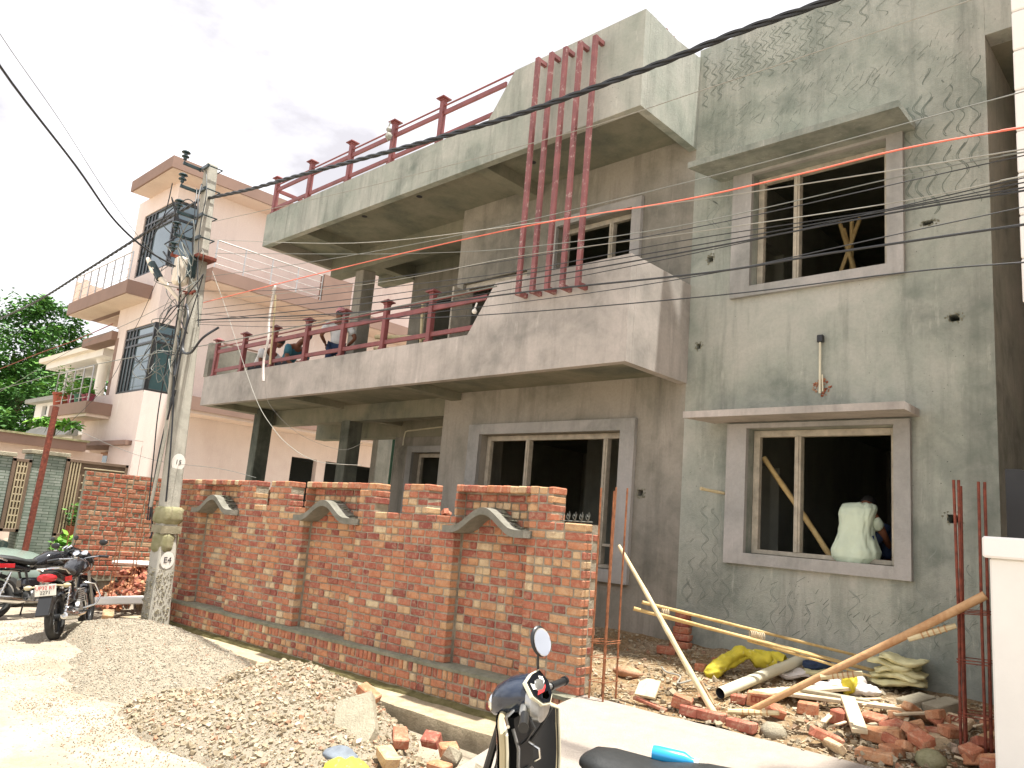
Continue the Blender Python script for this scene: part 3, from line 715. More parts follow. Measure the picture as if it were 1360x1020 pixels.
# three scalloped concrete hoods
for (a, b) in REC:
    cx = -(a+b)/2-.0; hw = (b-a)/2+.06; m = MB(); pts = []
    def zz(s):
        s = abs(s)/hw
        return 1.355+(.20*(.5+.5*math.cos(math.pi*min(1, s/.78))))**1.0 - .0
    K = 22; top = []; bot = []
    for i in range(K+1):
        s = -hw+2*hw*i/K; top.append((cx+s, zz(s)+.03+.004*noise.noise(Vector((s*20, cx, 0))))); 
    bot = [(x+0, z-.072+.004*noise.noise(Vector((x*23, 2, 0)))) for x, z in top]
    vs = []; fs = []
    for i in range(K+1):
        for yy in (-.13, .128):
            vs.append((top[i][0], yy, top[i][1])); vs.append((bot[i][0], yy, bot[i][1]))
    for i in range(K):
        p = i*4; q = p+4
        fs += [(p, q, q+1, p+1), (p+2, p+3, q+3, q+2), (p, p+2, q+2, q), (p+1, q+1, q+3, p+3)]
    fs += [(0, 1, 3, 2), (K*4, K*4+2, K*4+3, K*4+1)]
    m.add(vs, fs, .5); hd = m.build('arch_hood', 'hood', bw, fix=True)
    m = MB()   # mortar dabs bedding the hood
    for i in range(40):
        s = rnd.uniform(-hw, hw); m.sph((cx+s, rnd.uniform(.0, .1), zz(s)+.032), (rnd.uniform(.03, .06), .03, .008), 8, nz=.2)
    m.build('mortar_dabs', 'mortar_g', hd)
# plinth: mortar ledge, soldier course, two stretcher courses, footing
m = MB(); nn_ = 160; vs = []
for i in range(nn_+1):
    x = -LEN-.02+(LEN+.02)*i/nn_; j = .014*noise.noise(Vector((x*4, 0, 0)))+.007*noise.noise(Vector((x*21, 3, 0))); inr = any(a < -x < b for a, b in REC)
    vs += [(x, -.058+j, -.045+.4*j), (x, -.062+j, -.012+.6*j), (x, -.018, .004+.3*j), (x, (.13 if inr else .02), .012 if inr else .004)]
m.add(vs, [(i*4+k, (i+1)*4+k, (i+1)*4+k+1, i*4+k+1) for i in range(nn_) for k in range(3)], .5)
m.build('mortar_ledge', 'mortar_g', bw, fix=True, smooth=True)
m = MB(); x = -LEN
while x < -.04:
    m.chbox((x+.034, .02+rnd.uniform(-.006, .004), -.088), (.062, .14, .098), Matrix.Rotation(rnd.uniform(-.04, .04), 3, 'Y'), .008, min(1, max(0, rnd.gauss(.45, .28))), .002); x += .0745
for k in range(2): course(m, -LEN, 0, -.225-k*C+C*0, -.05, .14, bond=k % 2, hdr=(k == 1))
m.build('plinth_course', 'brick', bw)
m = MB(); m.box(-LEN+.01, -.01, -.038, .2, -.335, -.03); m.build('mortar_joints', 'mortar', bw)
m = MB(); vs = []
for i in range(nn_+1):
    x = -LEN-.05+(LEN+.05)*i/nn_; j = .03*noise.noise(Vector((x*3, 8, 0)))+.012*noise.noise(Vector((x*17, 3, 0)))
    vs += [(x, -.16+j, -.50), (x, -.11+j, -.345+j), (x, -.03, -.315+j*.4), (x, .05, -.31)]
m.add(vs, [(i*4+k, (i+1)*4+k, (i+1)*4+k+1, i*4+k+1) for i in range(nn_) for k in range(3)], .5)
m.build('footing', 'moss', bw, fix=True)
# iron spikes on the coping at the right end
m = MB()
for i in range(5):
    x = -.36+.075*i; z = 18*C
    m.tube([(x, .1, z), (x+.005, .1, z+.10)], .003, 4)
    for s in (-1, 1): m.tube([(x, .1, z+.02), (x+s*.018, .09, z+.04), (x+s*.024, .09, z+.065), (x+s*.012, .1, z+.06)], .0025, 4); m.tube([(x, .1, z+.05), (x+s*.02, .1, z+.08)], .0025, 4)
m.tube([(-.39, .1, z+.012), (-.01, .1, z+.012)], .004, 4)
m.build('spike_strip', 'wire_g', bw)

# second brick wall, across the lot on the left
b2 = thing('brick_side_wall', 'lower weathered brick wall end-on beyond the utility pole', 'brick wall', (-14.4, 4.62, .78), (0, 0, R(90)))
m = MB(); mo = MB()
for k in range(16): course(m, 0, 3.6, k*C, 0, .11, bond=k % 2)
for k in range(3): course(m, -.05, 3.6, -(k+1)*C, -.10, .2, bond=k % 2)
course(m, -.05, 3.6, -4*C, -.16, .26); course(m, -.05, 3.6, -5*C, -.16, .26)
m.build('brickwork', 'brick_worn', b2)
mo.box(.01, 3.6, .006, .2, 0, 16*C-.008); mo.box(.0, 3.6, -.09, .2, -3*C, -.01); mo.box(-.03, 3.6, -.15, .2, -6*C, -3*C-.012)
mo.build('mortar_joints', 'mortar_g', b2)

# ================================================================== UTILITY POLE
pb = Vector((-11.60, 4.98, -.25)); ptp = Vector((-12.44, 5.02, 7.41)); pd = ptp-pb
def PP(z): return pb+pd*((z-pb.z)/pd.z)
pole = thing('utility_pole', 'leaning concrete utility pole with stacked insulators and tangled cables', 'utility pole', tuple(pb))
def pp_(mb, name, mat, parent=None, smooth=False):
    o = mb.build(name, mat, parent or pole, smooth)
    o.matrix_parent_inverse = Matrix.Translation(-pb) if not parent else Matrix.Identity(4); return o
m = MB(); zs = [-.25, .4, .9, 1.5, 3.0, 5.75, 7.35, 7.41]
pm = []
for i, z in enumerate(zs):
    c = PP(z); wx = [.38, .34, .30, .28, .26, .23, .19, .14][i]/2; wy = [.31, .28, .26, .23, .22, .19, .17, .12][i]/2; j = .012 if z < 1 else .003
    for (sx, sy, fx_, fy) in ((-1, -1, .8, 1), (1, -1, .8, 1), (1, -1, 1, .8), (1, 1, 1, .8), (1, 1, .8, 1), (-1, 1, .8, 1), (-1, 1, 1, .8), (-1, -1, 1, .8)):
        pm.append((c.x+sx*wx*fx_+rnd.uniform(-j, j), c.y+sy*wy*fy+rnd.uniform(-j, j), z))
m.add(pm, [(i*8+k, i*8+(k+1) % 8, (i+1)*8+(k+1) % 8, (i+1)*8+k) for i in range(len(zs)-1) for k in range(8)]+[tuple(56+k for k in range(8))], .5)
shaft = pp_(m, 'shaft', 'pole')
m = MB()
for i in range(500):
    z = rnd.uniform(-.2, .75); c = PP(z); sd_ = rnd.choice((0, 1)); s = .375-.07*z
    if sd_: m.chunk((c.x+s/2, c.y+rnd.uniform(-.12, .12), z), rnd.uniform(.006, .018), .5)
    else: m.chunk((c.x+rnd.uniform(-.14, .14), c.y-s/2*.9, z), rnd.uniform(.006, .018), .5)
q = pp_(m, 'rough_base_aggregate', 'polerough'); q['kind'] = 'stuff'
for z, sx, sy, sz, ox, rz_ in ((1.50, .36, .34, .27, .02, .1), (1.10, .30, .32, .30, .02, .5)):
    c = PP(z); m = MB(); n_ = 22; m.sph((0, 0, 0), 1, n_); vv = []
    for p in m.v:
        p = Vector(p); k = (abs(p.x)**5+abs(p.y)**5+abs(p.z)**5)**.2; p = p/k; q_ = 1+.07*noise.noise(p*2.2+Vector((z*5, 0, 0)))+.03*noise.noise(p*6)
        x_, y_ = p.x*sx/2*q_, p.y*sy/2*q_; a_ = rz_; vv.append((c.x+ox+x_*math.cos(a_)-y_*math.sin(a_), c.y+x_*math.sin(a_)+y_*math.cos(a_), z+p.z*sz/2*q_))
    m.v = vv; pp_(m, 'cement_collar', 'mossblock', smooth='all')
m = MB(); c = PP(1.28); m.box(c.x-.17, c.x+.19, c.y-.15, c.y+.15, 1.24, 1.35); pp_(m, 'clamp', 'polerough')
# brackets + insulators
for z, brk in ((7.28, 1), (6.86, 1), (6.38, 1), (5.98, 1), (5.62, 1)):
    c = PP(z); m = MB(); m.bb(c.x-.16, c.x+.18, c.y-.135, c.y-.10, z-.03, z+.03, .004); m.tube([(c.x-.15, c.y-.13, z), (c.x-.15, c.y+.13, z), (c.x+.17, c.y+.13, z), (c.x+.17, c.y-.13, z)], .012, 6)
    m.bb(c.x-.14, c.x-.10, c.y-.42, c.y-.10, z-.03, z+.02, .004); m.bar((c.x-.12, c.y-.40, z-.02), (c.x-.12, c.y-.40, z+.10), .02, .02)
    bo = pp_(m, 'bracket', 'rust' if z < 5.7 else 'porcelain')
    m = MB(); m.lathe([(.0, .22), (.035, .22), (.07, .20), (.075, .185), (.03, .17), (.028, .14), (.06, .125), (.065, .11), (.03, .10), (.03, .06), (.0, .05)], (c.x-.12, c.y-.40, z), n=16)
    pp_(m, 'insulator', 'porcelain', smooth=True)
# junction boxes, clamp, lamp holder arm
c = PP(5.35); m = MB(); m.bb(c.x-.20, c.x-.02, c.y-.34, c.y-.11, 5.15, 5.62, .05); pp_(m, 'junction_box', 'cream')
m = MB(); m.bb(c.x-.22, c.x+.26, c.y-.16, c.y+.16, 5.60, 5.66, .005); pp_(m, 'clamp', 'rust')
m = MB(); m.bb(c.x-.3, c.x+.3, c.y-.13, c.y-.10, 5.00, 5.04, .004); m.bar((c.x-.2, c.y-.2, 5.1), (c.x+.22, c.y-.12, 4.98), .03, .03); pp_(m, 'clamp', 'rust')
m = MB(); m.bb(c.x+.10, c.x+.17, c.y-.24, c.y-.1, 5.25, 5.62, .01); pp_(m, 'junction_box', 'porcelain')
m = MB(); m.tube([(c.x-.75, c.y-.55, 5.62), (c.x-.55, c.y-.5, 5.40), (c.x-.25, c.y-.3, 5.08), (c.x-.12, c.y-.16, 4.9)], [.03, .06, .035, .03], 8); pp_(m, 'lamp_arm', 'cream', smooth=True)
m = MB(); m.tube([(c.x-.62, c.y-.52, 5.52), (c.x-.42, c.y-.42, 5.25)], .065, 8); pp_(m, 'lamp_head', 'porcelain', smooth=True)
m = MB(); m.tube([PP(5.0)+Vector((-.05, -.16, 0)), PP(3.9)+Vector((-.1, -.18, 0)), PP(2.7)+Vector((-.07, -.16, 0)), PP(1.6)+Vector((-.22, -.18, 0))], .028, 8); pp_(m, 'conduit', 'pole', smooth=True)
# painted markings
yaw = math.atan2(-4.98, 11.6)
def mark(z, txt, size, r_, dy):
    c = PP(z); n_ = 20
    m = MB(); m.add([(c.x+dy+.02, c.y+r_*math.cos(6.283*k/n_), z+r_*1.25*math.sin(6.283*k/n_)) for k in range(n_)], [tuple(range(n_))])
    mk = pp_(m, 'painted_mark', 'white'); T = Matrix.Translation((c.x+dy+.023, c.y, z)) @ Matrix.Rotation(R(90), 4, 'Z') @ Matrix.Rotation(R(90), 4, 'X')
    text_mesh('lettering', txt, size, 'ink', T, mk)
mark(2.30, '15', .10, .105, .126); mark(.86, 'E4', .12, .10, .160)
# cables running down and looping round the pole
def cable_pts(pts, sag=0, n=14):
    pts = [Vector(p) for p in pts]; out = []
    if len(pts) == 2:
        for i in range(n+1):
            t = i/n; p = pts[0].lerp(pts[1], t); p.z -= sag*4*t*(1-t); out.append(p)
        return out
    P_ = [pts[0]]+pts+[pts[-1]]
    for i in range(1, len(P_)-2):
        for k in range(6):
            t = k/6; p0, p1, p2, p3 = P_[i-1:i+3]
            out.append(.5*((2*p1)+(-p0+p2)*t+(2*p0-5*p1+4*p2-p3)*t*t+(-p0+3*p1-3*p2+p3)*t**3))
    out.append(pts[-1]); return out
def off(z, dx, dy): c = PP(z); return (c.x+dx, c.y+dy, z)
loops = [([off(6.95, .05, -.14), off(6.6, .25, -.25), off(6.2, .32, -.25), off(5.9, .12, -.2), off(5.5, .15, -.15)], .012), ([off(6.9, -.1, -.15), off(6.4, .18, -.25), off(6.0, .1, -.2)], .009),
         ([off(7.2, .1, -.12), off(6.7, .28, -.14), off(6.1, .25, -.16), off(5.4, .3, -.14), off(4.4, .5, -.1)], .008),
         ([off(5.75, -.5, -.4), off(5.3, -.05, -.3), off(4.9, -.1, -.2), off(4.2, -.16, -.17), off(3.4, .0, -.16), off(2.7, -.12, -.16), off(2.0, -.25, -.16), off(1.4, -.3, -.14)], .016),
         ([off(4.6, .05, -.15), off(4.75, .3, -.25), off(4.5, .55, -.3), off(4.0, .5, -.3), off(3.9, .8, -.3), off(4.1, 1.1, -.28), off(4.3, 1.2, -.1)], .018),
         ([off(3.4, .1, -.16), off(2.8, -.1, -.17), off(2.2, -.22, -.17), off(1.7, -.27, -.15), off(1.25, -.25, -.1), off(1.15, -.12, -.17)], .014),
         ([off(4.0, -.1, -.17), off(3.2, .1, -.17), off(2.4, .17, -.15), off(1.7, .16, -.12)], .014), ([off(4.4, -.2, -.2), off(3.2, -.35, -.2), off(2.4, -.36, -.18), off(1.4, -.33, -.16)], .010),
         ([off(5.2, -.3, -.2), off(5.25, -.55, -.25), off(5.0, -.35, -.3), off(4.8, -.15, -.2)], .007), ([off(4.35, -.1, -.15), off(4.2, -.6, -.3), off(3.9, -.9, -.4), off(4.05, -1.2, -.4), off(3.8, -.8, -.35), off(3.6, -.6, -.3), off(4.0, -.5, -.3), off(4.3, -.2, -.2)], .008),
         ([off(4.25, -.1, -.15), off(4.0, -.8, -.3), off(3.75, -1.1, -.4), off(3.6, -.7, -.35), off(3.85, -.3, -.2)], .007), ([off(5.5, .1, -.1), off(5.65, .5, -.2), off(5.5, .6, -.2), off(5.3, .3, -.1)], .006),
         ([off(6.9, -.25, -.5), off(6.3, -.45, -.5), off(5.6, -1.0, -.6)], .009), ([off(4.6, -.2, -.1), off(4.4, .2, -.2), off(4.3, .25, -.15)], .012), ([off(4.1, -.3, -.3), off(3.95, .0, -.3), off(4.0, .3, -.1)], .01)]
rl_ = random.Random(3)
for k in range(16):
    z = rl_.uniform(3.2, 6.6); side = rl_.choice((-1, 1)); pts = [off(z, .05*side, -.14)]
    for q in range(rl_.choice((3, 4, 5))): pts.append(off(z+rl_.uniform(-.5, .35), side*rl_.uniform(.1, .75), -rl_.uniform(.15, .5)))
    pts.append(off(z-rl_.uniform(.2, .9), .02*side, -.15)); loops.append((pts, rl_.choice((.006, .007, .009))))
for pts, r_ in loops:
    m = MB(); m.tube(cable_pts(pts), r_, 6); pp_(m, 'service_cable', 'wire' if r_ > .0075 else 'wire_g', smooth=True)

# ================================================================== OVERHEAD CABLES
CABLES = [
  ('thin dark wire under the orange cable in the middle of the house front', 'wire', .006, [(-12.2, 5.02, 5.1), (-9.0, 5.0, 4.62), (-6.0, 5.0, 4.36), (-3.15, 5.02, 4.20), (-.8, 5, 4.16)]),
  ('thin dark wire sagging lowest in the bunch before the lower railing', 'wire', .006, [(-12.2, 5.02, 4.72), (-9.0, 5.0, 4.22), (-6.0, 5.0, 4.02), (-3.15, 5.02, 3.98), (-.8, 5, 4.02)]),
  ('thin grey wire running between the two balconies', 'wire_g', .006, [(-12.3, 5.05, 5.35), (-9.0, 5.05, 5.0), (-6.0, 5.05, 4.75), (-3.15, 5.05, 4.62), (-.8, 5.05, 4.6)]),
  ('thin dark wire crossing the top of the lower balcony panel', 'wire', .006, [(-12.2, 5.05, 4.55), (-9.0, 5.05, 4.12), (-6.0, 5.05, 3.92), (-3.15, 5.05, 3.80), (-.8, 5.05, 3.86)]),
  ('thick twisted black power cable sagging from the pole across the upper balcony', 'wire', 0.03, [(-12.72, 5.0, 6.8), (-10.85, 5.0, 6.52), (-9.29, 5.0, 6.34), (-7.51, 5.0, 6.12), (-6.1, 5.0, 5.96), (-4.97, 5.0, 5.85), (-3.54, 5.0, 5.78), (-2.69, 5.0, 5.77), (-1.92, 5.0, 5.72), (-1.23, 5.0, 5.7)]),
  ('thin pale wire crossing highest in front of the upper balcony fascia', 'wire_w', 0.006, [(-11.89, 5.0, 6.23), (-9.19, 5.0, 5.91), (-7.13, 5.0, 5.68), (-4.35, 5.0, 5.43), (-3.01, 5.0, 5.37), (-1.06, 5.0, 5.31), (-0.62, 5.0, 5.3)]),
  ('orange cable stretched from the pole across both right windows', 'wire_o', 0.01, [(-11.8, 5.0, 4.84), (-7.54, 5.0, 4.72), (-4.83, 5.0, 4.6), (-3.17, 5.0, 4.45), (-2.18, 5.0, 4.41), (-1.47, 5.0, 4.4), (-0.81, 5.0, 4.34), (-0.49, 5.0, 4.3)]),
  ('pale grey wire directly below the orange cable at the right window', 'wire_w', 0.007, [(-11.86, 5.0, 5.91), (-7.76, 5.0, 5.02), (-4.83, 5.0, 4.62), (-3.53, 5.0, 4.48), (-2.67, 5.0, 4.38), (-1.47, 5.0, 4.26), (-0.81, 5.0, 4.2), (-0.49, 5.0, 4.17)]),
  ('grey wire running level under the upper balcony soffit', 'wire_g', 0.006, [(-11.68, 5.0, 5.64), (-7.72, 5.0, 4.87), (-6.36, 5.0, 4.62), (-4.96, 5.0, 4.4), (-3.16, 5.0, 4.23), (-1.46, 5.0, 4.21), (-0.81, 5.0, 4.18), (-0.49, 5.0, 4.15)]),
  ('whitish wire, topmost of the bunch crossing the middle of the upper right window', 'wire_w', 0.006, [(-11.81, 5.0, 4.87), (-7.4, 5.0, 4.43), (-4.94, 5.0, 4.31), (-3.15, 5.0, 4.16), (-1.57, 5.0, 4.04), (-0.82, 5.0, 4.03), (-0.5, 5.0, 4.02)]),
  ('dark wire, second of the bunch crossing the upper right window', 'wire', 0.006, [(-11.77, 5.0, 4.73), (-7.17, 5.0, 4.34), (-4.93, 5.0, 4.16), (-3.15, 5.0, 4.1), (-1.57, 5.0, 4.0), (-0.82, 5.0, 3.99), (-0.5, 5.0, 3.98)]),
  ('dark wire, third of the bunch crossing the upper right window', 'wire', 0.007, [(-11.87, 5.0, 4.65), (-7.45, 5.0, 4.27), (-4.92, 5.0, 4.12), (-3.15, 5.0, 4.04), (-1.57, 5.0, 3.99), (-0.82, 5.0, 3.96), (-0.5, 5.0, 3.96)]),
  ('thicker black wire, lowest of the bunch crossing the upper right window', 'wire', 0.01, [(-11.97, 5.0, 4.56), (-7.43, 5.0, 4.19), (-4.92, 5.0, 4.06), (-3.15, 5.0, 4.0), (-1.57, 5.0, 3.97), (-0.82, 5.0, 3.94), (-0.5, 5.0, 3.93)]),
  ('black cable passing just under the feet of the five red fins', 'wire', 0.013, [(-11.92, 5.0, 4.57), (-7.41, 5.0, 4.09), (-4.76, 5.0, 3.93), (-2.87, 5.0, 3.79), (-1.96, 5.0, 3.77), (-0.83, 5.0, 3.73), (-0.51, 5.0, 3.72)]),
  ('thin black wire crossing the lower balcony panel and the upper right window sill', 'wire', 0.008, [(-11.91, 5.0, 4.53), (-7.39, 5.0, 4.0), (-5.34, 5.0, 3.78), (-2.86, 5.0, 3.6), (-1.48, 5.0, 3.55), (-0.84, 5.0, 3.5), (-0.52, 5.0, 3.47)]),
  ('grey cable running along the top of the lower balcony railing', 'wire_g', 0.012, [(-23.25, 5.0, 4.15), (-17.49, 5.0, 4.22), (-13.59, 5.0, 4.17), (-11.12, 5.0, 4.1), (-8.64, 5.0, 4.08), (-6.56, 5.0, 4.06), (-5.17, 5.0, 4.05)]),
  ('twisted black cable bundle leaving the pole to the far left', 'wire', 0.03, [(-12.71, 5.0, 6.77), (-14.0, 5.0, 6.73), (-15.36, 5.0, 6.64), (-18.26, 5.0, 6.46), (-22.04, 5.0, 6.26), (-28.38, 5.0, 6.3)]),
  ('thin wire leaving the pole low to the far left over the tree', 'wire_g', 0.008, [(-12.61, 5.0, 5.09), (-14.59, 5.0, 4.91), (-17.76, 5.0, 4.7), (-23.2, 5.0, 4.09), (-27.92, 5.0, 3.68)]),
  ('rusty stay wire in front of the tree at the left edge', 'rust', 0.016, [(-15.75, 5.0, 4.98), (-17.86, 5.0, 4.88), (-20.48, 5.0, 4.83), (-23.7, 5.0, 4.73), (-28.81, 5.0, 4.62)]),
  ('slack wire hanging diagonally from the pole arm past the lower corner window', 'wire', 0.008, [(-13.72, 5.0, 5.82), (-14.29, 5.0, 5.01), (-14.76, 5.0, 4.5), (-15.22, 5.0, 3.89), (-16.54, 5.0, 3.31), (-18.53, 5.0, 2.66)]),
  ('thin wire hanging from the pole past the tower wall', 'wire', 0.006, [(-13.03, 5.0, 5.24), (-13.34, 5.0, 4.95), (-13.59, 5.0, 4.17), (-13.63, 5.0, 3.51)]),
  ('slack phone wire crossing the neighbour wall below its corner window', 'wire_g', 0.006, [(-16.77, 5.0, 2.94), (-14.58, 5.0, 2.58), (-12.51, 5.0, 2.32), (-10.42, 5.0, 2.22), (-9.32, 5.0, 2.11)]),
  ('slack white cable drooping from the pole to the porch', 'wire_w', 0.01, [(-13.06, 5.6, 5.77), (-12.29, 5.6, 4.97), (-11.72, 5.6, 4.33), (-10.79, 5.6, 3.34), (-10.18, 5.6, 2.89), (-9.63, 5.6, 2.61), (-8.91, 5.6, 2.4), (-7.89, 5.6, 2.35)]),
  ('thin cable drooping from the lower balcony edge to the porch column', 'wire_w', 0.006, [(-12.32, 6.5, 3.98), (-12.06, 6.5, 3.5), (-11.0, 6.5, 2.96), (-9.77, 6.5, 2.68), (-9.19, 6.5, 2.77)]),
  ('heavy black cable coming down from the upper left sky to the pole arm', 'wire', 0.024, [(-8.0, 0.74, 6.11), (-9.5, 1.42, 6.19), (-11.0, 2.68, 5.98), (-11.8, 3.48, 5.71), (-12.2, 4.1, 5.55), (-12.3, 4.57, 5.45), (-12.3, 5.04, 5.37)]),
  ('thin wire coming down from the upper left sky to the pole', 'wire_g', 0.007, [(-8.0, 0.7, 6.32), (-9.5, 1.36, 6.54), (-11.0, 2.4, 6.5), (-11.8, 3.32, 6.06), (-12.2, 3.98, 5.71), (-12.3, 4.48, 5.42)]),
]
for i, (lab, mat, r_, pts) in enumerate(CABLES):
    if r_ < .028: r_ *= .62
    if 'drooping' in lab: r_ *= .7
    pts = [Vector(p) for p in pts]
    if pts[-1].x > -1.4 and i < 16:
        d = (pts[-1]-pts[-2]).normalized(); pts.append(pts[-1]+d*5)
    cp = cable_pts(pts); m = MB()
    if r_ >= .028:      # three twisted strands
        for s in range(3):
            q = []; acc = 0
            fine = []
            for a, b in zip(cp, cp[1:]):
                for k in range(5): fine.append(a.lerp(b, k/5))
            fine.append(cp[-1])
            for k, p in enumerate(fine):
                if k: acc += (p-fine[k-1]).length
                a = acc*9+s*2.094; q.append(p+Vector((0, math.cos(a), math.sin(a)))*.016)
            m.tube(q, .0145, 5)
    else: m.tube(cp, r_, 6)
    o = m.build('overhead_cable', mat, smooth=True); tag(o, lab, 'cable', 'cables strung from the utility pole')

# ================================================================== NEIGHBOURING PINK HOUSE
ph = thing('pink_house', 'pink three-storey house with brown trims and dark corner windows', 'house', (-20, 7.35, .3))
PHI = Matrix.Translation((20, -7.35, -.3))
def hh(mb, name, mat, parent=None, smooth=False, **k):
    o = mb.build(name, mat, parent or ph, smooth, **k)
    if not parent: o.matrix_parent_inverse = PHI
    return o
X0 = -20; Y0 = 7.35
m = MB(); wall_grid(m, -22.75, X0, 6.3, 10.05, Y0, Y0+.2, [(-22.15, X0, 7.68, 9.53)]); wall_grid(m, -24.0, X0, 3.1, 6.3, Y0+.002, Y0+.2, [(-22.0, X0, 4.38, 6.17), (-24.1, -22.62, 4.4, 7)])
wall_grid(m, Y0+.2, 17, .3, 10.05, X0, X0-.2, [(Y0, 8.12, 7.68, 9.53), (Y0, 8.12, 4.38, 6.17), (11.75, 12.6, .6, 3.25), (12.9, 16, .6, 3.25)], 'x')
hh(m, 'wall', 'pink', fix=True)
m = MB(); m.box(-23, X0-.25, 8.3, 8.4, 3.1, 10); m.box(-28, X0-.2, 16.8, 17, .3, 10); m.box(-22.8, -22.6, Y0+.2, 9, 6.3, 10.05); m.box(-24, X0-.3, Y0+.22, 8.3, 4.2, 4.3); m.box(-22.5, X0-.3, Y0+.22, 8.3, 7.5, 7.6); hh(m, 'inner_wall', 'pink2')
m = MB(); m.box(X0-3.8, X0-.22, 11.6, 11.7, .5, 3.3); m.box(X0-2.1, X0-2.0, 11.7, 16.7, .5, 3.3); m.box(X0-3.8, X0-.22, 11.7, 16.7, 3.3, 3.4); hh(m, 'garage_wall', 'darkin')  # shade of the garage openings is put into these walls' colour
m = MB(); m.box(-21.7, X0-.002, Y0+.004, Y0+.19, .4, 2.975); m.box(X0-.19, X0-.003, Y0+.004, Y0+.199, 2.975, 3.098); hh(m, 'wall', 'pink')
m = MB(); m.box(-22.05, -19.30, 6.82, 17.2, 10.05, 10.36); hh(m, 'roof_slab', 'brown')
m = MB(); m.box(-22.0, -19.35, 6.87, 17, 10.03, 10.055); hh(m, 'soffit', 'pink2')
# corner windows: glass + dark frames
for z0, z1, xl, g1, g2 in ((7.68, 9.53, -22.15, 'glass', 'glass'), (4.38, 6.17, -22.0, 'glass', 'glass_d')):
    wn = MB()
    ym = 8.12; zc = z0+(z1-z0)*.72; zc2 = z0+(z1-z0)*.84
    for x in (xl+.04, xl+.25, xl+.50, xl+.72, X0-.04): wn.bb(x-.035, x+.035, Y0+.03, Y0+.10, z0, z1, .004)
    for z in (z0+.03, zc, zc2, z1-.03): wn.bb(xl, X0-.02, Y0+.025, Y0+.09, z-.03, z+.03, .004)
    for y in (Y0+.04, ym-.04): wn.bb(X0-.10, X0-.03, y-.035, y+.035, z0, z1, .004)
    for z in (z0+.03, zc, zc2, z1-.03): wn.bb(X0-.09, X0-.025, Y0+.05, ym, z-.03, z+.03, .004)
    wf = hh(wn, 'window', 'gatebrown' if False else 'black')
    p = MB(); p.box(xl+.02, X0-.08, Y0+.065, Y0+.075, z0+.02, z1-.02); p.build('pane', g1, wf)
    p = MB(); p.box(X0-.07, X0-.06, Y0+.10, ym-.02, z0+.02, z1-.02); p.build('pane', g2, wf)
# balconies at the front
m = MB(); m.box(-25.25, X0-.6, 6.70, Y0, 6.86, 7.22); m.box(-25.25, -22.75, Y0, 12, 6.86, 7.22); hh(m, 'balcony_fascia', 'brown')
m = MB(); m.box(-25.2, X0-.65, 6.75, Y0-.002, 6.84, 6.862); m.box(-25.2, -22.75, Y0+.2, 12, 6.84, 6.862); hh(m, 'soffit', 'pink2')
m = MB(); m.box(-25.2, -22.77, 8.2, 8.35, 3.2, 6.84); m.box(-25.2, -22.77, 8.2, 8.35, 7.22, 10.0); hh(m, 'wall', 'pink2')
m = MB(); m.box(-25.0, -22.6, 7.2, 7.6, 5.95, 6.2); m.box(-22.64, -22.44, Y0-.01, 8.3, 4.4, 6.0); hh(m, 'ledge', 'brown')
m = MB(); m.box(-25.1, -24.95, 6.9, 7.1, 7.2, 8.0); m.box(-25.15, -25.05, 6.75, 12, 7.2, 7.9); hh(m, 'parapet', 'pink2')
m = MB(); m.box(-25.1, -22.0, 6.7, Y0, 3.78, 4.10); m.box(-25.1, -24.0, Y0, 12, 3.78, 4.10); hh(m, 'balcony_fascia', 'brown')
m = MB(); m.box(-25.05, -22.05, 6.75, Y0-.002, 3.70, 3.78); m.box(-25.0, -24, Y0+.2, 12, 3.70, 3.78); hh(m, 'soffit', 'pink2')
def rail(parent_mat, xa, xb, y, z0, n, rows=4, hgt=.85, axis='x'):
    m = MB()
    for i in range(n+1):
        a = xa+(xb-xa)*i/n; p = (a, y) if axis == 'x' else (y, a); m.tube([(p[0], p[1], z0), (p[0], p[1], z0+hgt)], .02, 6)
    for k in range(rows):
        z = z0+hgt-(hgt-.12)*k/(rows-1) if rows > 1 else z0+hgt
        a = (xa, y, z) if axis == 'x' else (y, xa, z); b = (xb, y, z) if axis == 'x' else (y, xb, z); m.tube([a, b], .018 if k == 0 else .010, 6)
    return hh(m, 'railing', parent_mat, smooth=True)
rail('silver', -25.1, -20.75, 6.76, 7.22, 7, 4, .80); rail('silver', -25.0, -22.1, 6.76, 4.10, 4, 4, .95)
# doors and ground floor of the front
for x in (-24.55, -23.35):
    m = MB(); m.bb(x, x+.7, 8.14, 8.2, 4.15, 5.9, .01); dr = hh(m, 'door', 'orange_door'); m = MB(); m.box(x+.12, x+.3, 8.132, 8.14, 4.5, 5.7); m.box(x+.4, x+.58, 8.132, 8.14, 4.5, 5.7); m.build('pane', 'glass_d', dr)
m = MB(); m.box(-25.5, X0-.21, 7.2, 8.1, 2.98, 3.095); hh(m, 'ledge', 'brown')
m = MB(); m.bb(-24.2, -22.9, 8.0, 8.1, 1.2, 2.9, .01); dr = hh(m, 'door', 'orange_door'); m = MB(); m.box(-24.05, -23.6, 7.99, 8.0, 1.6, 2.8); m.box(-23.5, -23.05, 7.99, 8.0, 1.6, 2.8); m.build('pane', 'glass_d', dr)
m = MB(); m.box(-26, -20.2, 8.1, 8.3, .4, 3.0); hh(m, 'wall', 'pink2')
m = MB(); m.bb(-22.6, -21.8, 7.95, 8.1, 1.4, 2.8, .01); hh(m, 'shutter', 'orange_door')
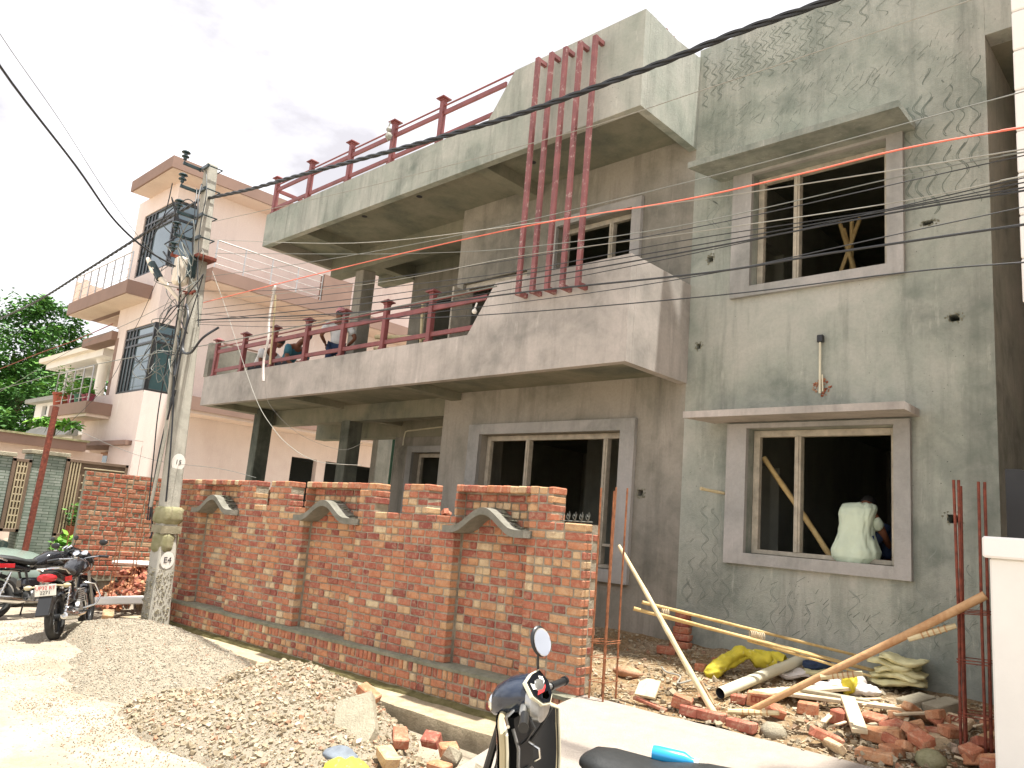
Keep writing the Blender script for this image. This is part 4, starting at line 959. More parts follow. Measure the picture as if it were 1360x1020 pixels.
# side slabs (second and third level) with brown faces
m = MB(); m.box(-19.98, -19.0, 8.15, 17, 7.38, 7.72); m.box(-19.98, -19.0, 8.1, 17, 3.98, 4.32); hh(m, 'side_slab', 'brown')
m = MB(); m.box(-19.98, -19.05, 8.2, 17, 7.36, 7.382); m.box(-19.98, -19.05, 8.15, 17, 3.90, 3.982); hh(m, 'soffit', 'pink2')
m = MB(); m.box(-19.2, -19.0, 11.42, 12.4, 7.72, 8.52); hh(m, 'parapet', 'brown')
m = MB(); m.box(-19.2, -19.0, 12.4, 17, 4.32, 5.0); hh(m, 'parapet', 'brown')
rail('silver', 8.2, 11.4, -19.06, 7.72, 4, 4, .75, 'y')
m = MB(); m.box(-19.995, -19.985, 9.2, 16, 6.0, 6.04); hh(m, 'string_course', 'brown')
# plants on the neighbour's balcony
def leaves(m, ctr, rad, n, size, squash=1):
    for i in range(n):
        d = Vector((rnd.gauss(0, 1), rnd.gauss(0, 1), rnd.gauss(0, 1))).normalized()*rad*rnd.random()**.4; d.z *= squash
        p = Vector(ctr)+d; u = Vector((rnd.uniform(-1, 1), rnd.uniform(-1, 1), rnd.uniform(-.6, .4))).normalized(); v = u.cross(Vector((rnd.uniform(-1, 1), rnd.uniform(-1, 1), 1))).normalized(); s = size*rnd.uniform(.6, 1.3)
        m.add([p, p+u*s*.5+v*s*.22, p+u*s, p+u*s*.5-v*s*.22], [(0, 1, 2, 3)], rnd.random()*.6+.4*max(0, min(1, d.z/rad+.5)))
POTS = [((-24.95, 6.9, 4.10), 'clay', .42, 'large terracotta pot with a tall leafy bush at the balcony corner', 1.05), ((-24.35, 6.85, 4.10), 'clay', .24, 'low clay pot with bright yellow-green leaves on the balcony edge', .8), ((-23.7, 6.85, 4.10), 'potm', .26, 'maroon pot with a small dark plant on the balcony edge', .5),
        ((-23.15, 6.85, 4.10), 'potg', .26, 'green pot with a thin plant on the balcony edge', .5), ((-22.6, 6.85, 4.10), 'potm', .22, 'left one of the two small maroon pots nearest the tower', .3), ((-22.25, 6.85, 4.10), 'potm', .22, 'right one of the two small maroon pots nearest the tower', .3)]
for p, mt, s, lab, gh in POTS:
    t = thing('flower_pot', lab, 'flower pot', p, group='pots on the pink house balcony')
    m = MB(); m.lathe([(.0, 0), (s*.38, 0), (s*.5, s*.8), (s*.56, s*.8), (s*.56, s*.95), (s*.46, s*.95), (s*.44, s*.85), (0, s*.85)], n=16); m.build('pot', mt, t, smooth=True)
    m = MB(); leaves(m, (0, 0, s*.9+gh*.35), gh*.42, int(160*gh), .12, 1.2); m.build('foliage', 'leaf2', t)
# ================================================================== WHITE HOUSES BEHIND
wh = thing('white_porch_house', 'white house with a hipped porch roof on round columns behind the pink house', 'house', (-30, 8.5, 0))
WHI = Matrix.Translation((30, -8.5, 0))
def ww_(mb, name, mat, **k):
    o = mb.build(name, mat, wh, **k); o.matrix_parent_inverse = WHI; return o
m = MB(); m.add([(-33.6, 8.3, 6.45), (-27, 8.3, 6.45), (-27, 12.5, 6.45), (-33.6, 12.5, 6.45), (-33.6, 8.3, 6.62), (-27, 8.3, 6.62), (-27, 12.5, 6.62), (-33.6, 12.5, 6.62), (-29.6, 9.9, 7.5), (-27, 9.9, 7.5)],
    [(3, 2, 1, 0), (0, 1, 5, 4), (3, 0, 4, 7), (1, 2, 6, 5), (4, 5, 9, 8), (6, 7, 8, 9), (7, 4, 8), (5, 6, 9)], .5); ww_(m, 'porch_roof', 'cream', fix=True)
m = MB(); m.box(-33.3, -27.2, 8.5, 12.3, 6.22, 6.46); ww_(m, 'cornice', 'white')
for x in (-31.6, -28.2):
    m = MB(); m.lathe([(.24, 0), (.24, .12), (.17, .16), (.16, 2.2), (.24, 2.3), (.24, 2.4)], (x, 8.9, 3.85), n=16); ww_(m, 'column', 'white', smooth=True)
m = MB(); m.box(-31, -26, 10.5, 10.7, 0, 8.2); m.prism([(9.4, 6.8), (11.2, 6.8), (11.2, 8.9), (10.3, 9.3), (9.4, 8.6)], 'x', -27.4, -25.5); ww_(m, 'wall', 'cream')
m = MB(); m.box(-33, -26, 8.6, 12, 3.6, 3.85); ww_(m, 'floor_slab', 'white')
m = MB()
for i in range(16): m.lathe([(.03, 0), (.06, .15), (.03, .4), (.05, .5)], (-33+.42*i, 8.75, 3.85), n=8)
m.box(-33, -26.4, 8.68, 8.82, 4.35, 4.45); ww_(m, 'balustrade', 'white')
ws = thing('white_outhouse', 'small white building with one dark window below the neighbour balcony', 'house', (-32, 9, 0)); 
m = MB(); wall_grid(m, -34.0, -29.0, 0, 4.9, 8.6, 8.8, [(-33.1, -32.5, 3.95, 4.8)]); m.box(-34.0, -33.8, 8.8, 12, 0, 4.9); m.box(-29.2, -29.0, 8.8, 12, 0, 4.9); o = m.build('wall', 'white', ws); o.matrix_parent_inverse = Matrix.Translation((32, -9, 0))
m = MB(); m.box(-34.4, -28.8, 8.3, 12.2, 4.9, 5.05); m.prism([(8.2, 3.55), (8.6, 3.95), (8.6, 3.55)], 'x', -34, -28.5); o = m.build('roof', 'roofgrey', ws); o.matrix_parent_inverse = Matrix.Translation((32, -9, 0))
m = MB(); m.box(-33.1, -32.5, 8.72, 8.74, 3.95, 4.8); o = m.build('window', 'glass_d', ws); o.matrix_parent_inverse = Matrix.Translation((32, -9, 0))
# compound wall roof, stone pillars, gates
gr = thing('garage_block', 'low peach outbuilding with a flat brown-edged roof behind the stone pillars', 'building', (-21, 6, 0))
GI = Matrix.Translation((21, -6, 0))
m = MB(); m.box(-21.5, -21.3, 2.0, 7.1, .3, 2.72); o = m.build('wall', 'pink2', gr); o.matrix_parent_inverse = GI
m = MB(); m.box(-24, -21.05, 1.8, 6.6, 2.72, 2.95); o = m.build('roof', 'brown', gr); o.matrix_parent_inverse = GI
m = MB(); m.box(-24, -21.0, 1.75, 6.65, 2.952, 3.0); o = m.build('roof_edge', 'mossblock', gr); o.matrix_parent_inverse = GI
for (y0, y1, zt, lab) in ((4.42, 5.02, 2.44, 'green stone-clad gate pillar behind the leaning red pole'), (3.45, 4.10, 2.34, 'green stone-clad gate pillar cut by the left edge of the photo')):
    t = thing('stone_pillar', lab, 'pillar', (-17.2, y0, .2), group='stone-clad gate pillars')
    m = MB(); m.bb(-.35, .2, 0, y1-y0, 0, zt-.26, .01); m.build('shaft', 'stone', t); m = MB(); m.bb(-.40, .25, -.05, y1-y0+.05, zt-.26, zt-.18, .01); m.build('capstone', 'slabc', t)
def gate(y0, y1, z0, z1, lab, x=-17.0):
    t = thing('metal_gate', lab, 'gate', (x, y0, z0)); W_ = y1-y0; H_ = z1-z0
    m = MB(); m.box(-.01, .0, 0, W_, 0, H_); m.build('sheet', 'gatebrown', t)
    m = MB(); m.bb(0, .04, 0, .06, 0, H_, .004); m.bb(0, .04, W_-.06, W_, 0, H_, .004); m.bb(0, .04, 0, W_, H_-.06, H_, .004); m.bb(0, .04, 0, W_, 0, .06, .004); m.build('frame', 'stone' if False else 'gatebrown', t)
    m = MB()
    for k in range(9): z = .16+k*(H_-.25)/8.5; m.bb(.005, .03, W_*.28, W_, z, z+.022, .003)
    for k in range(4): m.bb(.005, .035, .08+.055*k, .105+.055*k, .05, H_-.05, .003)
    m.build('bars', 'gatesilver', t); return t
gate(5.02, 6.2, .84, 2.36, 'brown sheet gate with horizontal bars beside the left brick wall end'); gate(4.10-.0, 4.42, .88, 2.26, 'beige barred gate leaf between the two stone pillars')
m = MB(); m.box(-17.3, -16.9, 5.02, 8, .1, .84); m.box(-17.3, -16.9, 3.4, 4.42, .1, .5); tag(m.build('gate_step', 'kerbc'), 'pale concrete step below the brown barred gate', 'step')
pt = thing('red_pole', 'rust-red steel pole leaning in front of the stone pillar', 'pole', (-16, 4.33, -.2))
m = MB(); m.tube([(0, 0, 0), (0, .0, .72), (.02, .04, 3.45)], .055, 12); m.build('tube', 'rust', pt, smooth=True)
m = MB(); m.tube([(0, 0, -.02), (0, 0, .02)], .09, 12); m.build('base_plate', 'rust', pt)
# plants by the gate
t = thing('grass_clump', 'bright green weeds growing at the foot of the brown barred gate', 'weeds', (-16.4, 5.2, .5)); m = MB(); leaves(m, (0, 0, .15), .35, 260, .16, .8); m.build('foliage', 'leaf2', t)
t = thing('grass_clump', 'green weeds at the foot of the leaning red pole', 'weeds', (-16.3, 4.0, .0)); m = MB(); leaves(m, (0, .1, .25), .45, 260, .18, .7); m.build('foliage', 'leaf2', t)
t = thing('flower_pot', 'clay pot with a small upright shrub in front of the brown gate', 'flower pot', (-16.8, 5.3, .84)); m = MB(); m.lathe([(0, 0), (.10, 0), (.13, .22), (0, .22)], n=14); m.build('pot', 'clay', t, smooth=True); m = MB(); leaves(m, (0, 0, .42), .2, 200, .09, 1.3); m.build('foliage', 'leaf', t)
t = thing('papaya_plant', 'slender young papaya plant rising behind the peach outbuilding', 'plant', (-22.4, 6.2, 2.45)); m = MB(); m.tube([(0, 0, -1), (0, 0, .9)], .03, 6); m.build('stem', 'bark', t)
m = MB()
for k in range(11):
    a = k*2.4; d = Vector((math.cos(a), math.sin(a), .15)); leaves(m, Vector((0, 0, .9))+d*.42, .2, 26, .22, .5); m.tube([(0, 0, .85), Vector((0, 0, .9))+d*.4], .01, 4, t=.5)
leaves(m, (0, .0, .15), .35, 90, .2, .5); m.build('foliage', 'leaf2', t)
# big tree
def tree(loc, hgt, clumps, n, leaf, lab, seed):
    global rnd
    keep = rnd; rnd = random.Random(seed)
    t = thing('broadleaf_tree', lab, 'tree', loc); m = MB()
    m.tube([(0, 0, -1), (.2, 0, hgt*.25), (0, .3, hgt*.5), (.3, 0, hgt*.8)], [.5, .4, .28, .1], 10)
    for c, r_ in clumps: m.tube([(.1, .1, hgt*.3), (c[0]*.5, c[1]*.5, (hgt*.3+c[2])/2+.4), c], [.2, .12, .04], 6)
    m.build('trunk', 'bark', t, smooth=True); m = MB()
    for c, r_ in clumps:
        subs = [(Vector(c)+Vector((rnd.gauss(0, 1), rnd.gauss(0, 1), rnd.gauss(0, .8))).normalized()*r_*rnd.uniform(.55, .95), r_*rnd.uniform(.22, .42)) for _ in range(26)]
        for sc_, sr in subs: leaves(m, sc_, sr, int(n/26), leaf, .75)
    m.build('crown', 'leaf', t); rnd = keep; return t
tree((-50, 11.0, -.6), 12, [((0, 0, 9.5), 3.4), ((3.6, .6, 8.2), 2.8), ((-3.5, 0, 9.2), 3.4), ((1.5, -.8, 6), 3.0), ((-3.5, -1.2, 6.2), 3.2), ((6.0, 1.5, 6.8), 2.4), ((-7, -1, 8), 3.3), ((-7, -1.5, 5), 3.0), ((2, 1, 11.2), 1.9), ((-1, -1.5, 3.4), 2.6), ((4.5, -2, 4.6), 2.6), ((-10, -2, 7), 3.2), ((-10, -2, 4), 3), ((4, -1, 2.8), 2.4), ((1, -3, 8), 2.6)], 3400, .30, 'large dense green mango tree at the left edge of the photo', 5)
tree((-46, 4.6, -.6), 8, [((0, 0, 6.2), 2.4), ((2.2, .4, 4.9), 2.0), ((-2.0, 0, 4.8), 2.3), ((0, -.8, 3.4), 2.1)], 2200, .28, 'smaller bushy tree at the far left in front of the mango tree', 11)
# distant fringe of trees and houses so the street does not end in nothing
for i, (x, y, s) in enumerate(((-80, 30, 7), (-95, 10, 8), (-70, -18, 7), (-90, -30, 8))):
    tree((x, y, -1), s*1.1, [((0, 0, s*.8), s*.34), ((s*.3, 0, s*.6), s*.3), ((-s*.3, .5, s*.6), s*.3)], 500, .55, ['far tree beyond the mango tree, partly hidden', 'far tree behind the leaning red pole', 'far street tree outside the left edge', 'farthest street tree outside the left edge'][i], 20+i)

# ================================================================== RIGHT SIDE: gate pillar, white building, black gate
gp = thing('white_gate_pillar', 'cream painted gate pillar with a white coping cut by the right edge of the photo', 'pillar', (-1.18, 5.6, 0))
m = MB(); m.bb(0, .75, 0, .5, -.05, 1.82, .012); m.build('shaft', 'white', gp); m = MB(); m.bb(-.03, .80, -.04, .54, 1.82, 1.95, .012); m.build('coping', 'white_tile', gp)
wb = thing('white_clad_building', 'tall white building clad in large horizontal panels along the right edge', 'building', (-.955, 5.62, 0))
m = MB()
for k in range(18): 
    z = 3.45+k*.30; m.bb(0, 3.0, 0, .30, z, z+.292, .008)
m.build('cladding', 'white_tile', wb); m = MB(); m.box(.02, 2.98, .02, .28, 3.47, 8.8); m.box(.65, 2.9, .05, .25, -.1, 3.46); m.build('backing', 'white', wb)
m = MB(); m.box(.22, 3.2, .31, 9, -.1, 8.6); m.build('body', 'pink2', wb)  # unseen bulk behind the cladding, added to darken the passage
bg_ = thing('black_gate', 'black sheet-metal gate showing above the cream gate pillar', 'gate', (-1.35, 7.0, .5))
m = MB(); m.prism([(0, 0), (1.6, 0), (1.6, 1.9), (.25, 1.96), (.1, 2.03), (0, 2.03)], 'y', 0, .02); m.build('sheet', 'black', bg_)
m = MB()
for k in range(9): m.bb(.16+k*.16, .19+k*.16, -.02, -.001, 0, 1.9, .004)
m.build('ribs', 'black', bg_)
# buildings across the street behind the camera line, seen only in reflections
def rebar_column(loc, bars, h, rings, mat, lab, thick=.009, tilt=0):
    t = thing('rebar_column', lab, 'rebar column', loc)
    for (x, y, hh_) in bars:
        m = MB(); m.tube([(x, y, 0), (x+tilt*.3+rnd.uniform(-.01, .01), y, hh_*.5), (x+tilt+rnd.uniform(-.01, .01), y, hh_)], thick, 7); m.build('bar', mat, t, smooth=True)
    xs = [b[0] for b in bars]; ys = [b[1] for b in bars]
    for z in rings:
        m = MB(); a, b, c, d = min(xs)-.01, max(xs)+.01, min(ys)-.01, max(ys)+.01
        m.tube([(a, c, z), (b, c, z+.01), (b, d, z+.012), (a, d, z+.005), (a, c, z+.004)], .004, 5); m.build('stirrup', mat, t)
    return t
rebar_column((-4.27, 5.70, .20), [(0, 0, 1.98), (.15, 0, 1.99), (.15, .19, 2.0), (0, .19, 1.97)], 2, (.12, .30, .50, .62, .64), 'rust2', 'four thin rusty bars standing at the right end of the brick wall')
rebar_column((-1.56, 6.42, .30), [(0, 0, 2.08), (.03, .0, 2.08), (.155, 0, 2.07), (.18, .02, 2.07), (0, .16, 2.05), (.155, .16, 2.05)], 2, (.42, .44, .78, .80, 1.12, 1.14), 'rust', 'cage of thick dark rusty bars beside the cream gate pillar', .0105)
rebar_column((-13.3, 4.9, -.05), [(0, 0, 1.9), (.12, 0, 1.8), (.12, .3, 1.9), (0, .3, 1.9)], 2, (.3, .5, .7, .9, 1.1), 'rust2', 'thin rusty bars between the left brick wall and the utility pole', .008)
rebar_column((-15.2, 4.75, .4), [(0, 0, 1.0), (0, .12, 1.1), (0, .25, 1.05), (0, .38, 1.1)], 1, (.2, .45), 'rust2', 'row of short thin rusty bars in front of the brown barred gate', .008)

# ================================================================== MOTORCYCLES
def ring(m, ctr, R0, r0, n=28, k=8, axis='y', t=None, flat=1.0):
    vs = []; fs = []
    for i in range(n):
        a = 6.28318*i/n
        for j in range(k):
            b = 6.28318*j/k; rr = R0+r0*math.cos(b); y = r0*flat*math.sin(b)
            vs.append((ctr[0]+rr*math.cos(a), ctr[1]+y, ctr[2]+rr*math.sin(a)) if axis == 'y' else (ctr[0]+y, ctr[1]+rr*math.cos(a), ctr[2]+rr*math.sin(a)))
    for i in range(n):
        for j in range(k): fs.append((i*k+j, ((i+1) % n)*k+j, ((i+1) % n)*k+(j+1) % k, i*k+(j+1) % k))
    return m.add(vs, fs, t)
def loft(m, secs, t=None, n=14, p=2.4):
    """superellipse sections: (x, y_center, z_center, half width, half height)"""
    vs = []; fs = []
    for (x, y, z, wy, hz) in secs:
        for k in range(n):
            a = 6.28318*k/n; c, s = math.cos(a), math.sin(a)
            vs.append((x, y+wy*math.copysign(abs(c)**(2/p), c), z+hz*math.copysign(abs(s)**(2/p), s)))
    for i in range(len(secs)-1):
        for k in range(n): fs.append((i*n+k, i*n+(k+1) % n, (i+1)*n+(k+1) % n, (i+1)*n+k))
    fs += [tuple(range(n)), tuple(reversed([(len(secs)-1)*n+k for k in range(n)]))]
    m.add(vs, fs, t); m.fix = True; return m
def wheel(parent, x, mat_rim='black', spokes=5, disc=False, R_=.235, w_=.05):
    m = MB(); ring(m, (x, 0, R_+w_*1.15), R_, w_, 36, 10); 
    ty = m.build('tyre', 'rubber', parent, smooth=True)
    m = MB(); ring(m, (x, 0, R_+w_*1.15), R_-.035, .018, 32, 6, flat=1.6)
    for s in range(spokes):
        a = 6.28*s/spokes; 
        for da in (-.13, .13): m.tube([(x+.03*math.cos(a), 0, R_+w_*1.15+.03*math.sin(a)), (x+(R_-.04)*math.cos(a+da), 0, R_+w_*1.15+(R_-.04)*math.sin(a+da))], [.014, .010], 5)
    m.lathe([(0, -.06), (.045, -.06), (.045, .06), (0, .06)], (x, 0, R_+w_*1.15), Matrix.Rotation(R(90), 3, 'X'), 14)
    m.build('rim', mat_rim, ty, smooth=True); return ty
def motorcycle(loc, heading, lean, lab, tank='blackg', group=None, tailcol='redlens'):
    t = thing('motorcycle', lab, 'motorcycle', loc, (R(lean), 0, R(heading)), group)
    B = lambda mb, n, mt, p=None, s=True: mb.build(n, mt, p or t, s)
    wheel(t, -.635, 'black', 5); wheel(t, .635, 'black', 5)
    # mudguards
    m = MB(); 
    def fender(xc, a0, a1, rr, wy):
        pts = []; n = 14; vs = []; fs = []
        for i in range(n+1):
            a = R(a0+(a1-a0)*i/n)
            for j, (yy, dr) in enumerate(((-wy, -.035), (-wy*.8, 0), (0, .012), (wy*.8, 0), (wy, -.035))): vs.append((xc+(rr+dr)*math.cos(a), yy, .295+(rr+dr)*math.sin(a)))
        for i in range(n):
            for j in range(4): fs.append((i*5+j, (i+1)*5+j, (i+1)*5+j+1, i*5+j+1))
        m.add(vs, fs, .5)
    fender(.635, 20, 150, .335, .06); B(m, 'front_mudguard', tank)
    m = MB(); fender(-.635, 60, 165, .36, .075); m.fix = False
    m.prism([(-.93, .52), (-1.08, .36), (-1.12, .38), (-.97, .62), (-.85, .64)], 'y', -.075, .075); B(m, 'rear_mudguard', 'black', None, False)
    # frame, engine
    m = MB()
    m.tube([(.40, 0, .82), (.25, 0, .55), (.12, 0, .30), (-.20, 0, .27)], .022, 8); m.tube([(.40, 0, .86), (.1, 0, .74), (-.30, 0, .72), (-.80, 0, .80)], .022, 8)
    for s in (-1, 1): m.tube([(-.20, s*.10, .30), (-.63, s*.10, .295)], .02, 6); m.tube([(-.15, s*.08, .33), (-.28, s*.09, .72)], .018, 6)
    B(m, 'frame', 'black')
    m = MB(); m.bb(-.18, .14, -.11, .11, .22, .42, .04); m.lathe([(0, -.13), (.10, -.13), (.11, -.10), (.11, .10), (.10, .13), (0, .13)], (-.05, 0, .33), Matrix.Rotation(R(90), 3, 'X'), 18)
    m.bb(.06, .22, -.07, .07, .40, .60, .02); en = B(m, 'engine', 'alu')
    m = MB()
    for k in range(7): m.bb(.04, .25, -.095, .095, .405+.028*k, .417+.028*k, .003)
    m.build('cooling_fins', 'alu', en); m = MB(); m.bb(-.30, -.02, -.10, .10, .42, .60, .05); B(m, 'side_cover', tank)
    m = MB(); m.tube([(.2, -.05, .55), (.32, -.08, .48), (.30, -.11, .30), (.1, -.13, .25), (-.25, -.14, .26), (-.35, -.15, .28)], .018, 8); B(m, 'exhaust_pipe', 'chrome')
    m = MB(); m.lathe([(.0, 0), (.035, 0), (.055, .08), (.058, .50), (.045, .54), (.025, .545), (.02, .52), (0, .52)], (-.28, -.16, .27), Matrix.Rotation(R(-84), 3, 'Y'), 18); B(m, 'silencer', 'chrome')
    m = MB(); m.bb(-.62, -.18, .09, .12, .25, .38, .03); B(m, 'chain_guard', 'black')
    for s in (-1, 1):
        m = MB(); m.tube([(-.62, s*.12, .34), (-.50, s*.13, .68)], .018, 8)
        m2 = []; 
        for k in range(40): a = k*.9; q = k/39; m2.append((-.605+.09*q+.03*math.cos(a), s*.125+.03*math.sin(a), .38+.26*q))
        m.tube(m2, .006, 4); B(m, 'shock_absorber', 'chrome')
    # tank, seat, tail
    m = MB(); loft(m, [(-.14, 0, .80, .07, .06), (-.08, 0, .82, .11, .09), (.05, 0, .86, .135, .12), (.20, 0, .88, .15, .125), (.34, 0, .87, .14, .11), (.42, 0, .85, .09, .07)]); tk = B(m, 'fuel_tank', tank)
    m = MB(); m.lathe([(0, 0), (.035, 0), (.035, .012), (.0, .014)], (.2, 0, 1.0), n=14); m.build('filler_cap', 'chrome', tk)
    m = MB(); loft(m, [(-.82, 0, .90, .09, .035), (-.72, 0, .89, .12, .05), (-.45, 0, .86, .13, .055), (-.25, 0, .82, .12, .05), (-.08, 0, .83, .08, .045), (0, 0, .85, .05, .03)]); B(m, 'seat', 'seat')
    m = MB(); loft(m, [(-.98, 0, .86, .06, .04), (-.90, 0, .84, .11, .07), (-.70, 0, .79, .13, .075), (-.45, 0, .75, .12, .06), (-.2, 0, .72, .09, .05)]); B(m, 'tail_cowl', tank)
    m = MB(); loft(m, [(-1.015, 0, .82, .06, .03), (-.99, 0, .82, .105, .05), (-.93, 0, .81, .11, .05)]); B(m, 'tail_light', tailcol)
    for s in (-1, 1):
        m = MB(); m.bb(-.70, -.46, s*.132-.008, s*.132+.008, .74, .80, .004); B(m, 'side_reflector', tailcol, None, False)
        m = MB(); m.tube([(-.92, s*.09, .72), (-.93, s*.18, .71)], .012, 6); m.sph((-.93, s*.22, .71), (.035, .05, .03), 10); B(m, 'indicator', 'beige')
        m = MB(); m.tube([(-.58, s*.135, .84), (-.75, s*.15, .90), (-.92, s*.12, .93), (-.98, 0, .93)], .013, 7); B(m, 'grab_rail', 'chrome')
    m = MB(); m.bb(-1.005, -.99, -.12, .12, .60, .74, .004); pl = B(m, 'number_plate', 'plate', None, False)
    for k, (tx, z) in enumerate((('UP32 RT', .697), ('2271', .640))):
        text_mesh('lettering', tx, .062, 'inkred' if k == 0 else 'ink', Matrix.Translation((-1.007, 0, z)) @ Matrix.Rotation(R(-90), 4, 'Z') @ Matrix.Rotation(R(90), 4, 'X'), pl)
    # fork, headlamp, bars
    for s in (-1, 1):
        m = MB(); m.tube([(.635, s*.085, .30), (.50, s*.085, .62), (.40, s*.085, .92)], [.024, .022, .016], 10); B(m, 'fork_leg', 'alu')
    m = MB(); loft(m, [(.36, 0, 1.00, .07, .05), (.42, 0, .97, .13, .11), (.52, 0, .93, .14, .12), (.60, 0, .90, .11, .09)]); hc = B(m, 'headlamp_cowl', tank)
    m = MB(); m.sph((.60, 0, .90), (.03, .095, .08), 14); m.build('headlamp', 'glass_mirror', hc, True)
    m = MB(); m.lathe([(0, 0), (.045, 0), (.045, .02), (0, .022)], (.38, -.05, 1.05), Matrix.Rotation(R(-40), 3, 'Y'), 14); m.lathe([(0, 0), (.045, 0), (.045, .02), (0, .022)], (.38, .06, 1.05), Matrix.Rotation(R(-40), 3, 'Y'), 14); m.build('instrument_dials', 'glass_mirror', hc)
    m = MB(); m.tube([(.26, -.36, .99), (.30, -.27, 1.0), (.36, -.1, .99), (.38, 0, .97), (.36, .1, .99), (.30, .27, 1.0), (.26, .36, .99)], .012, 8); hb = B(m, 'handlebar', 'chrome')
    for s in (-1, 1):
        m = MB(); m.tube([(.24, s*.39, .985), (.30, s*.26, 1.0)], .018, 8); m.build('grip', 'black', hb, True)
        m = MB(); m.tube([(.33, s*.25, 1.0), (.34, s*.38, .99)], .006, 5); m.build('lever', 'chrome', hb, True)
        m = MB(); m.tube([(.33, s*.2, 1.0), (.32, s*.30, 1.16)], .005, 5); m.sph((.31, s*.31, 1.19), (.015, .06, .04), 12); m.build('mirror', 'black', hb, True)
    # crash guard, foot pegs, side stand
    m = MB()
    for s in (-1, 1): m.tube([(.22, s*.05, .30), (.30, s*.22, .34), (.34, s*.27, .45), (.34, s*.20, .62), (.30, s*.05, .66)], .014, 8)
    B(m, 'crash_guard', 'chrome'); m = MB()
    for s in (-1, 1): m.tube([(-.1, s*.1, .30), (-.1, s*.26, .30)], .014, 6); m.tube([(-.42, s*.1, .38), (-.40, s*.22, .38)], .012, 6)
    B(m, 'footrest', 'black'); m = MB(); m.tube([(-.12, .12, .27), (-.08, .26, .03)], .012, 6); B(m, 'side_stand', 'black'); return t
motorcycle((-11.75, 3.93, -.17), 146, -9, 'black motorcycle with red tail light and white number plate parked nearest the utility pole', 'blackg', 'motorcycles parked by the road')
motorcycle((-13.35, 3.92, -.19), 104, -7, 'black motorcycle with chrome engine at the left edge, half behind the other one', 'blackg', 'motorcycles parked by the road')
# car nose at the far left
cg = thing('parked_car', 'grey-green car nose with windscreen cut by the left edge of the photo', 'car', (-15.9, 3.1, -.25), (0, 0, R(60)))
m = MB(); loft(m, [(-1.9, 0, .65, .62, .28), (-1.6, 0, .62, .78, .36), (.2, 0, .60, .82, .38), (1.2, 0, .56, .80, .32), (1.75, 0, .50, .68, .22)], p=3.5, n=20); m.build('body', 'cargrey', cg, True)
m = MB(); loft(m, [(-1.5, 0, .98, .55, .10), (-1.0, 0, 1.12, .62, .26), (-.1, 0, 1.14, .62, .28), (.75, 0, .95, .66, .08)], p=3, n=20); m.build('windscreen', 'glass_d', cg, True)
for x in (-1.25, 1.2):
    for s in (-1, 1):
        m = MB(); ring(m, (x, s*.72, .29), .22, .075, 28, 8); ty = m.build('tyre', 'rubber', cg, True); m = MB(); m.lathe([(0, -.08), (.17, -.07), (.17, .07), (0, .08)], (x, s*.72, .29), Matrix.Rotation(R(90), 3, 'X'), 18); m.build('rim', 'alu', ty, True)
for s in (-1, 1): m = MB(); m.sph((1.62, s*.5, .58), (.10, .12, .07), 12); m.build('headlight', 'glass_mirror', cg, True)

# ================================================================== SCOOTER in the foreground (local x forward, y left)
sct = thing('scooter', 'black scooter with a round mirror and black seat in the bottom foreground', 'scooter', (-2.30, 3.12, .035), (R(-6), 0, R(192)))
S = lambda mb, n, mt, p=None, s=True: mb.build(n, mt, p or sct, s)
wheel(sct, .62, 'alu', 3, R_=.17, w_=.05); wheel(sct, -.62, 'alu', 3, R_=.17, w_=.05)
# leg shield: curved shell with a black inner face and champagne rim
def shield_pt(u, v):  # u -1..1 across, v 0..1 up
    wd = .15+.085*math.sin(min(1, v*1.15)*math.pi*.62)+.02*v; y = u*wd
    x = .34-.02*v-.10*(v-.3)**2*0+.055*v-(.10*abs(u)**2.2); z = .24+v*.63-.05*abs(u)**3*v; return Vector((x+.0, y, z))
m = MB(); nu = 14; nv = 16; vs = [shield_pt(-1+2*i/nu, j/nv) for j in range(nv+1) for i in range(nu+1)]
fr = [p+Vector((.05, 0, .0)) for p in vs]; n1 = nu+1
m.add(vs, [(j*n1+i, (j+1)*n1+i, (j+1)*n1+i+1, j*n1+i+1) for j in range(nv) for i in range(nu)], .5); S(m, 'inner_panel', 'black')
m = MB(); m.add(fr, [(j*n1+i, j*n1+i+1, (j+1)*n1+i+1, (j+1)*n1+i) for j in range(nv) for i in range(nu)], .5); S(m, 'leg_shield', 'navy')
rim = [shield_pt(-1, j/nv) for j in range(nv+1)]+[shield_pt(-1+2*i/nu, 1) for i in range(1, nu)]+[shield_pt(1, 1-j/nv) for j in range(nv+1)]
m = MB(); m.tube([p+Vector((.02, 0, 0)) for p in rim], .017, 8); S(m, 'shield_trim', 'beige')
m = MB(); m.tube([p+Vector((-.004, 0, 0)) for p in rim], .007, 6); S(m, 'shield_piping', 'pvc')
m = MB(); m.prism([(.26, .22), (.38, .22), (.42, .50), (.44, .84), (.34, .84), (.30, .5)], 'y', -.075, .075); S(m, 'steering_tunnel', 'black', None, False)
m = MB(); m.bb(.285, .335, -.045, .045, .52, .60, .01); S(m, 'key_panel', 'alu', None, False)
m = MB(); m.tube([(.30, .0, .72), (.24, 0, .70), (.235, 0, .66), (.265, 0, .64)], .007, 6); S(m, 'bag_hook', 'chrome')
m = MB(); m.tube([(.33, .10, .80), (.29, .11, .72), (.29, .11, .64), (.27, .11, .61)], .009, 6); m.sph((.265, .11, .61), .015, 8); S(m, 'luggage_hook', 'alu')
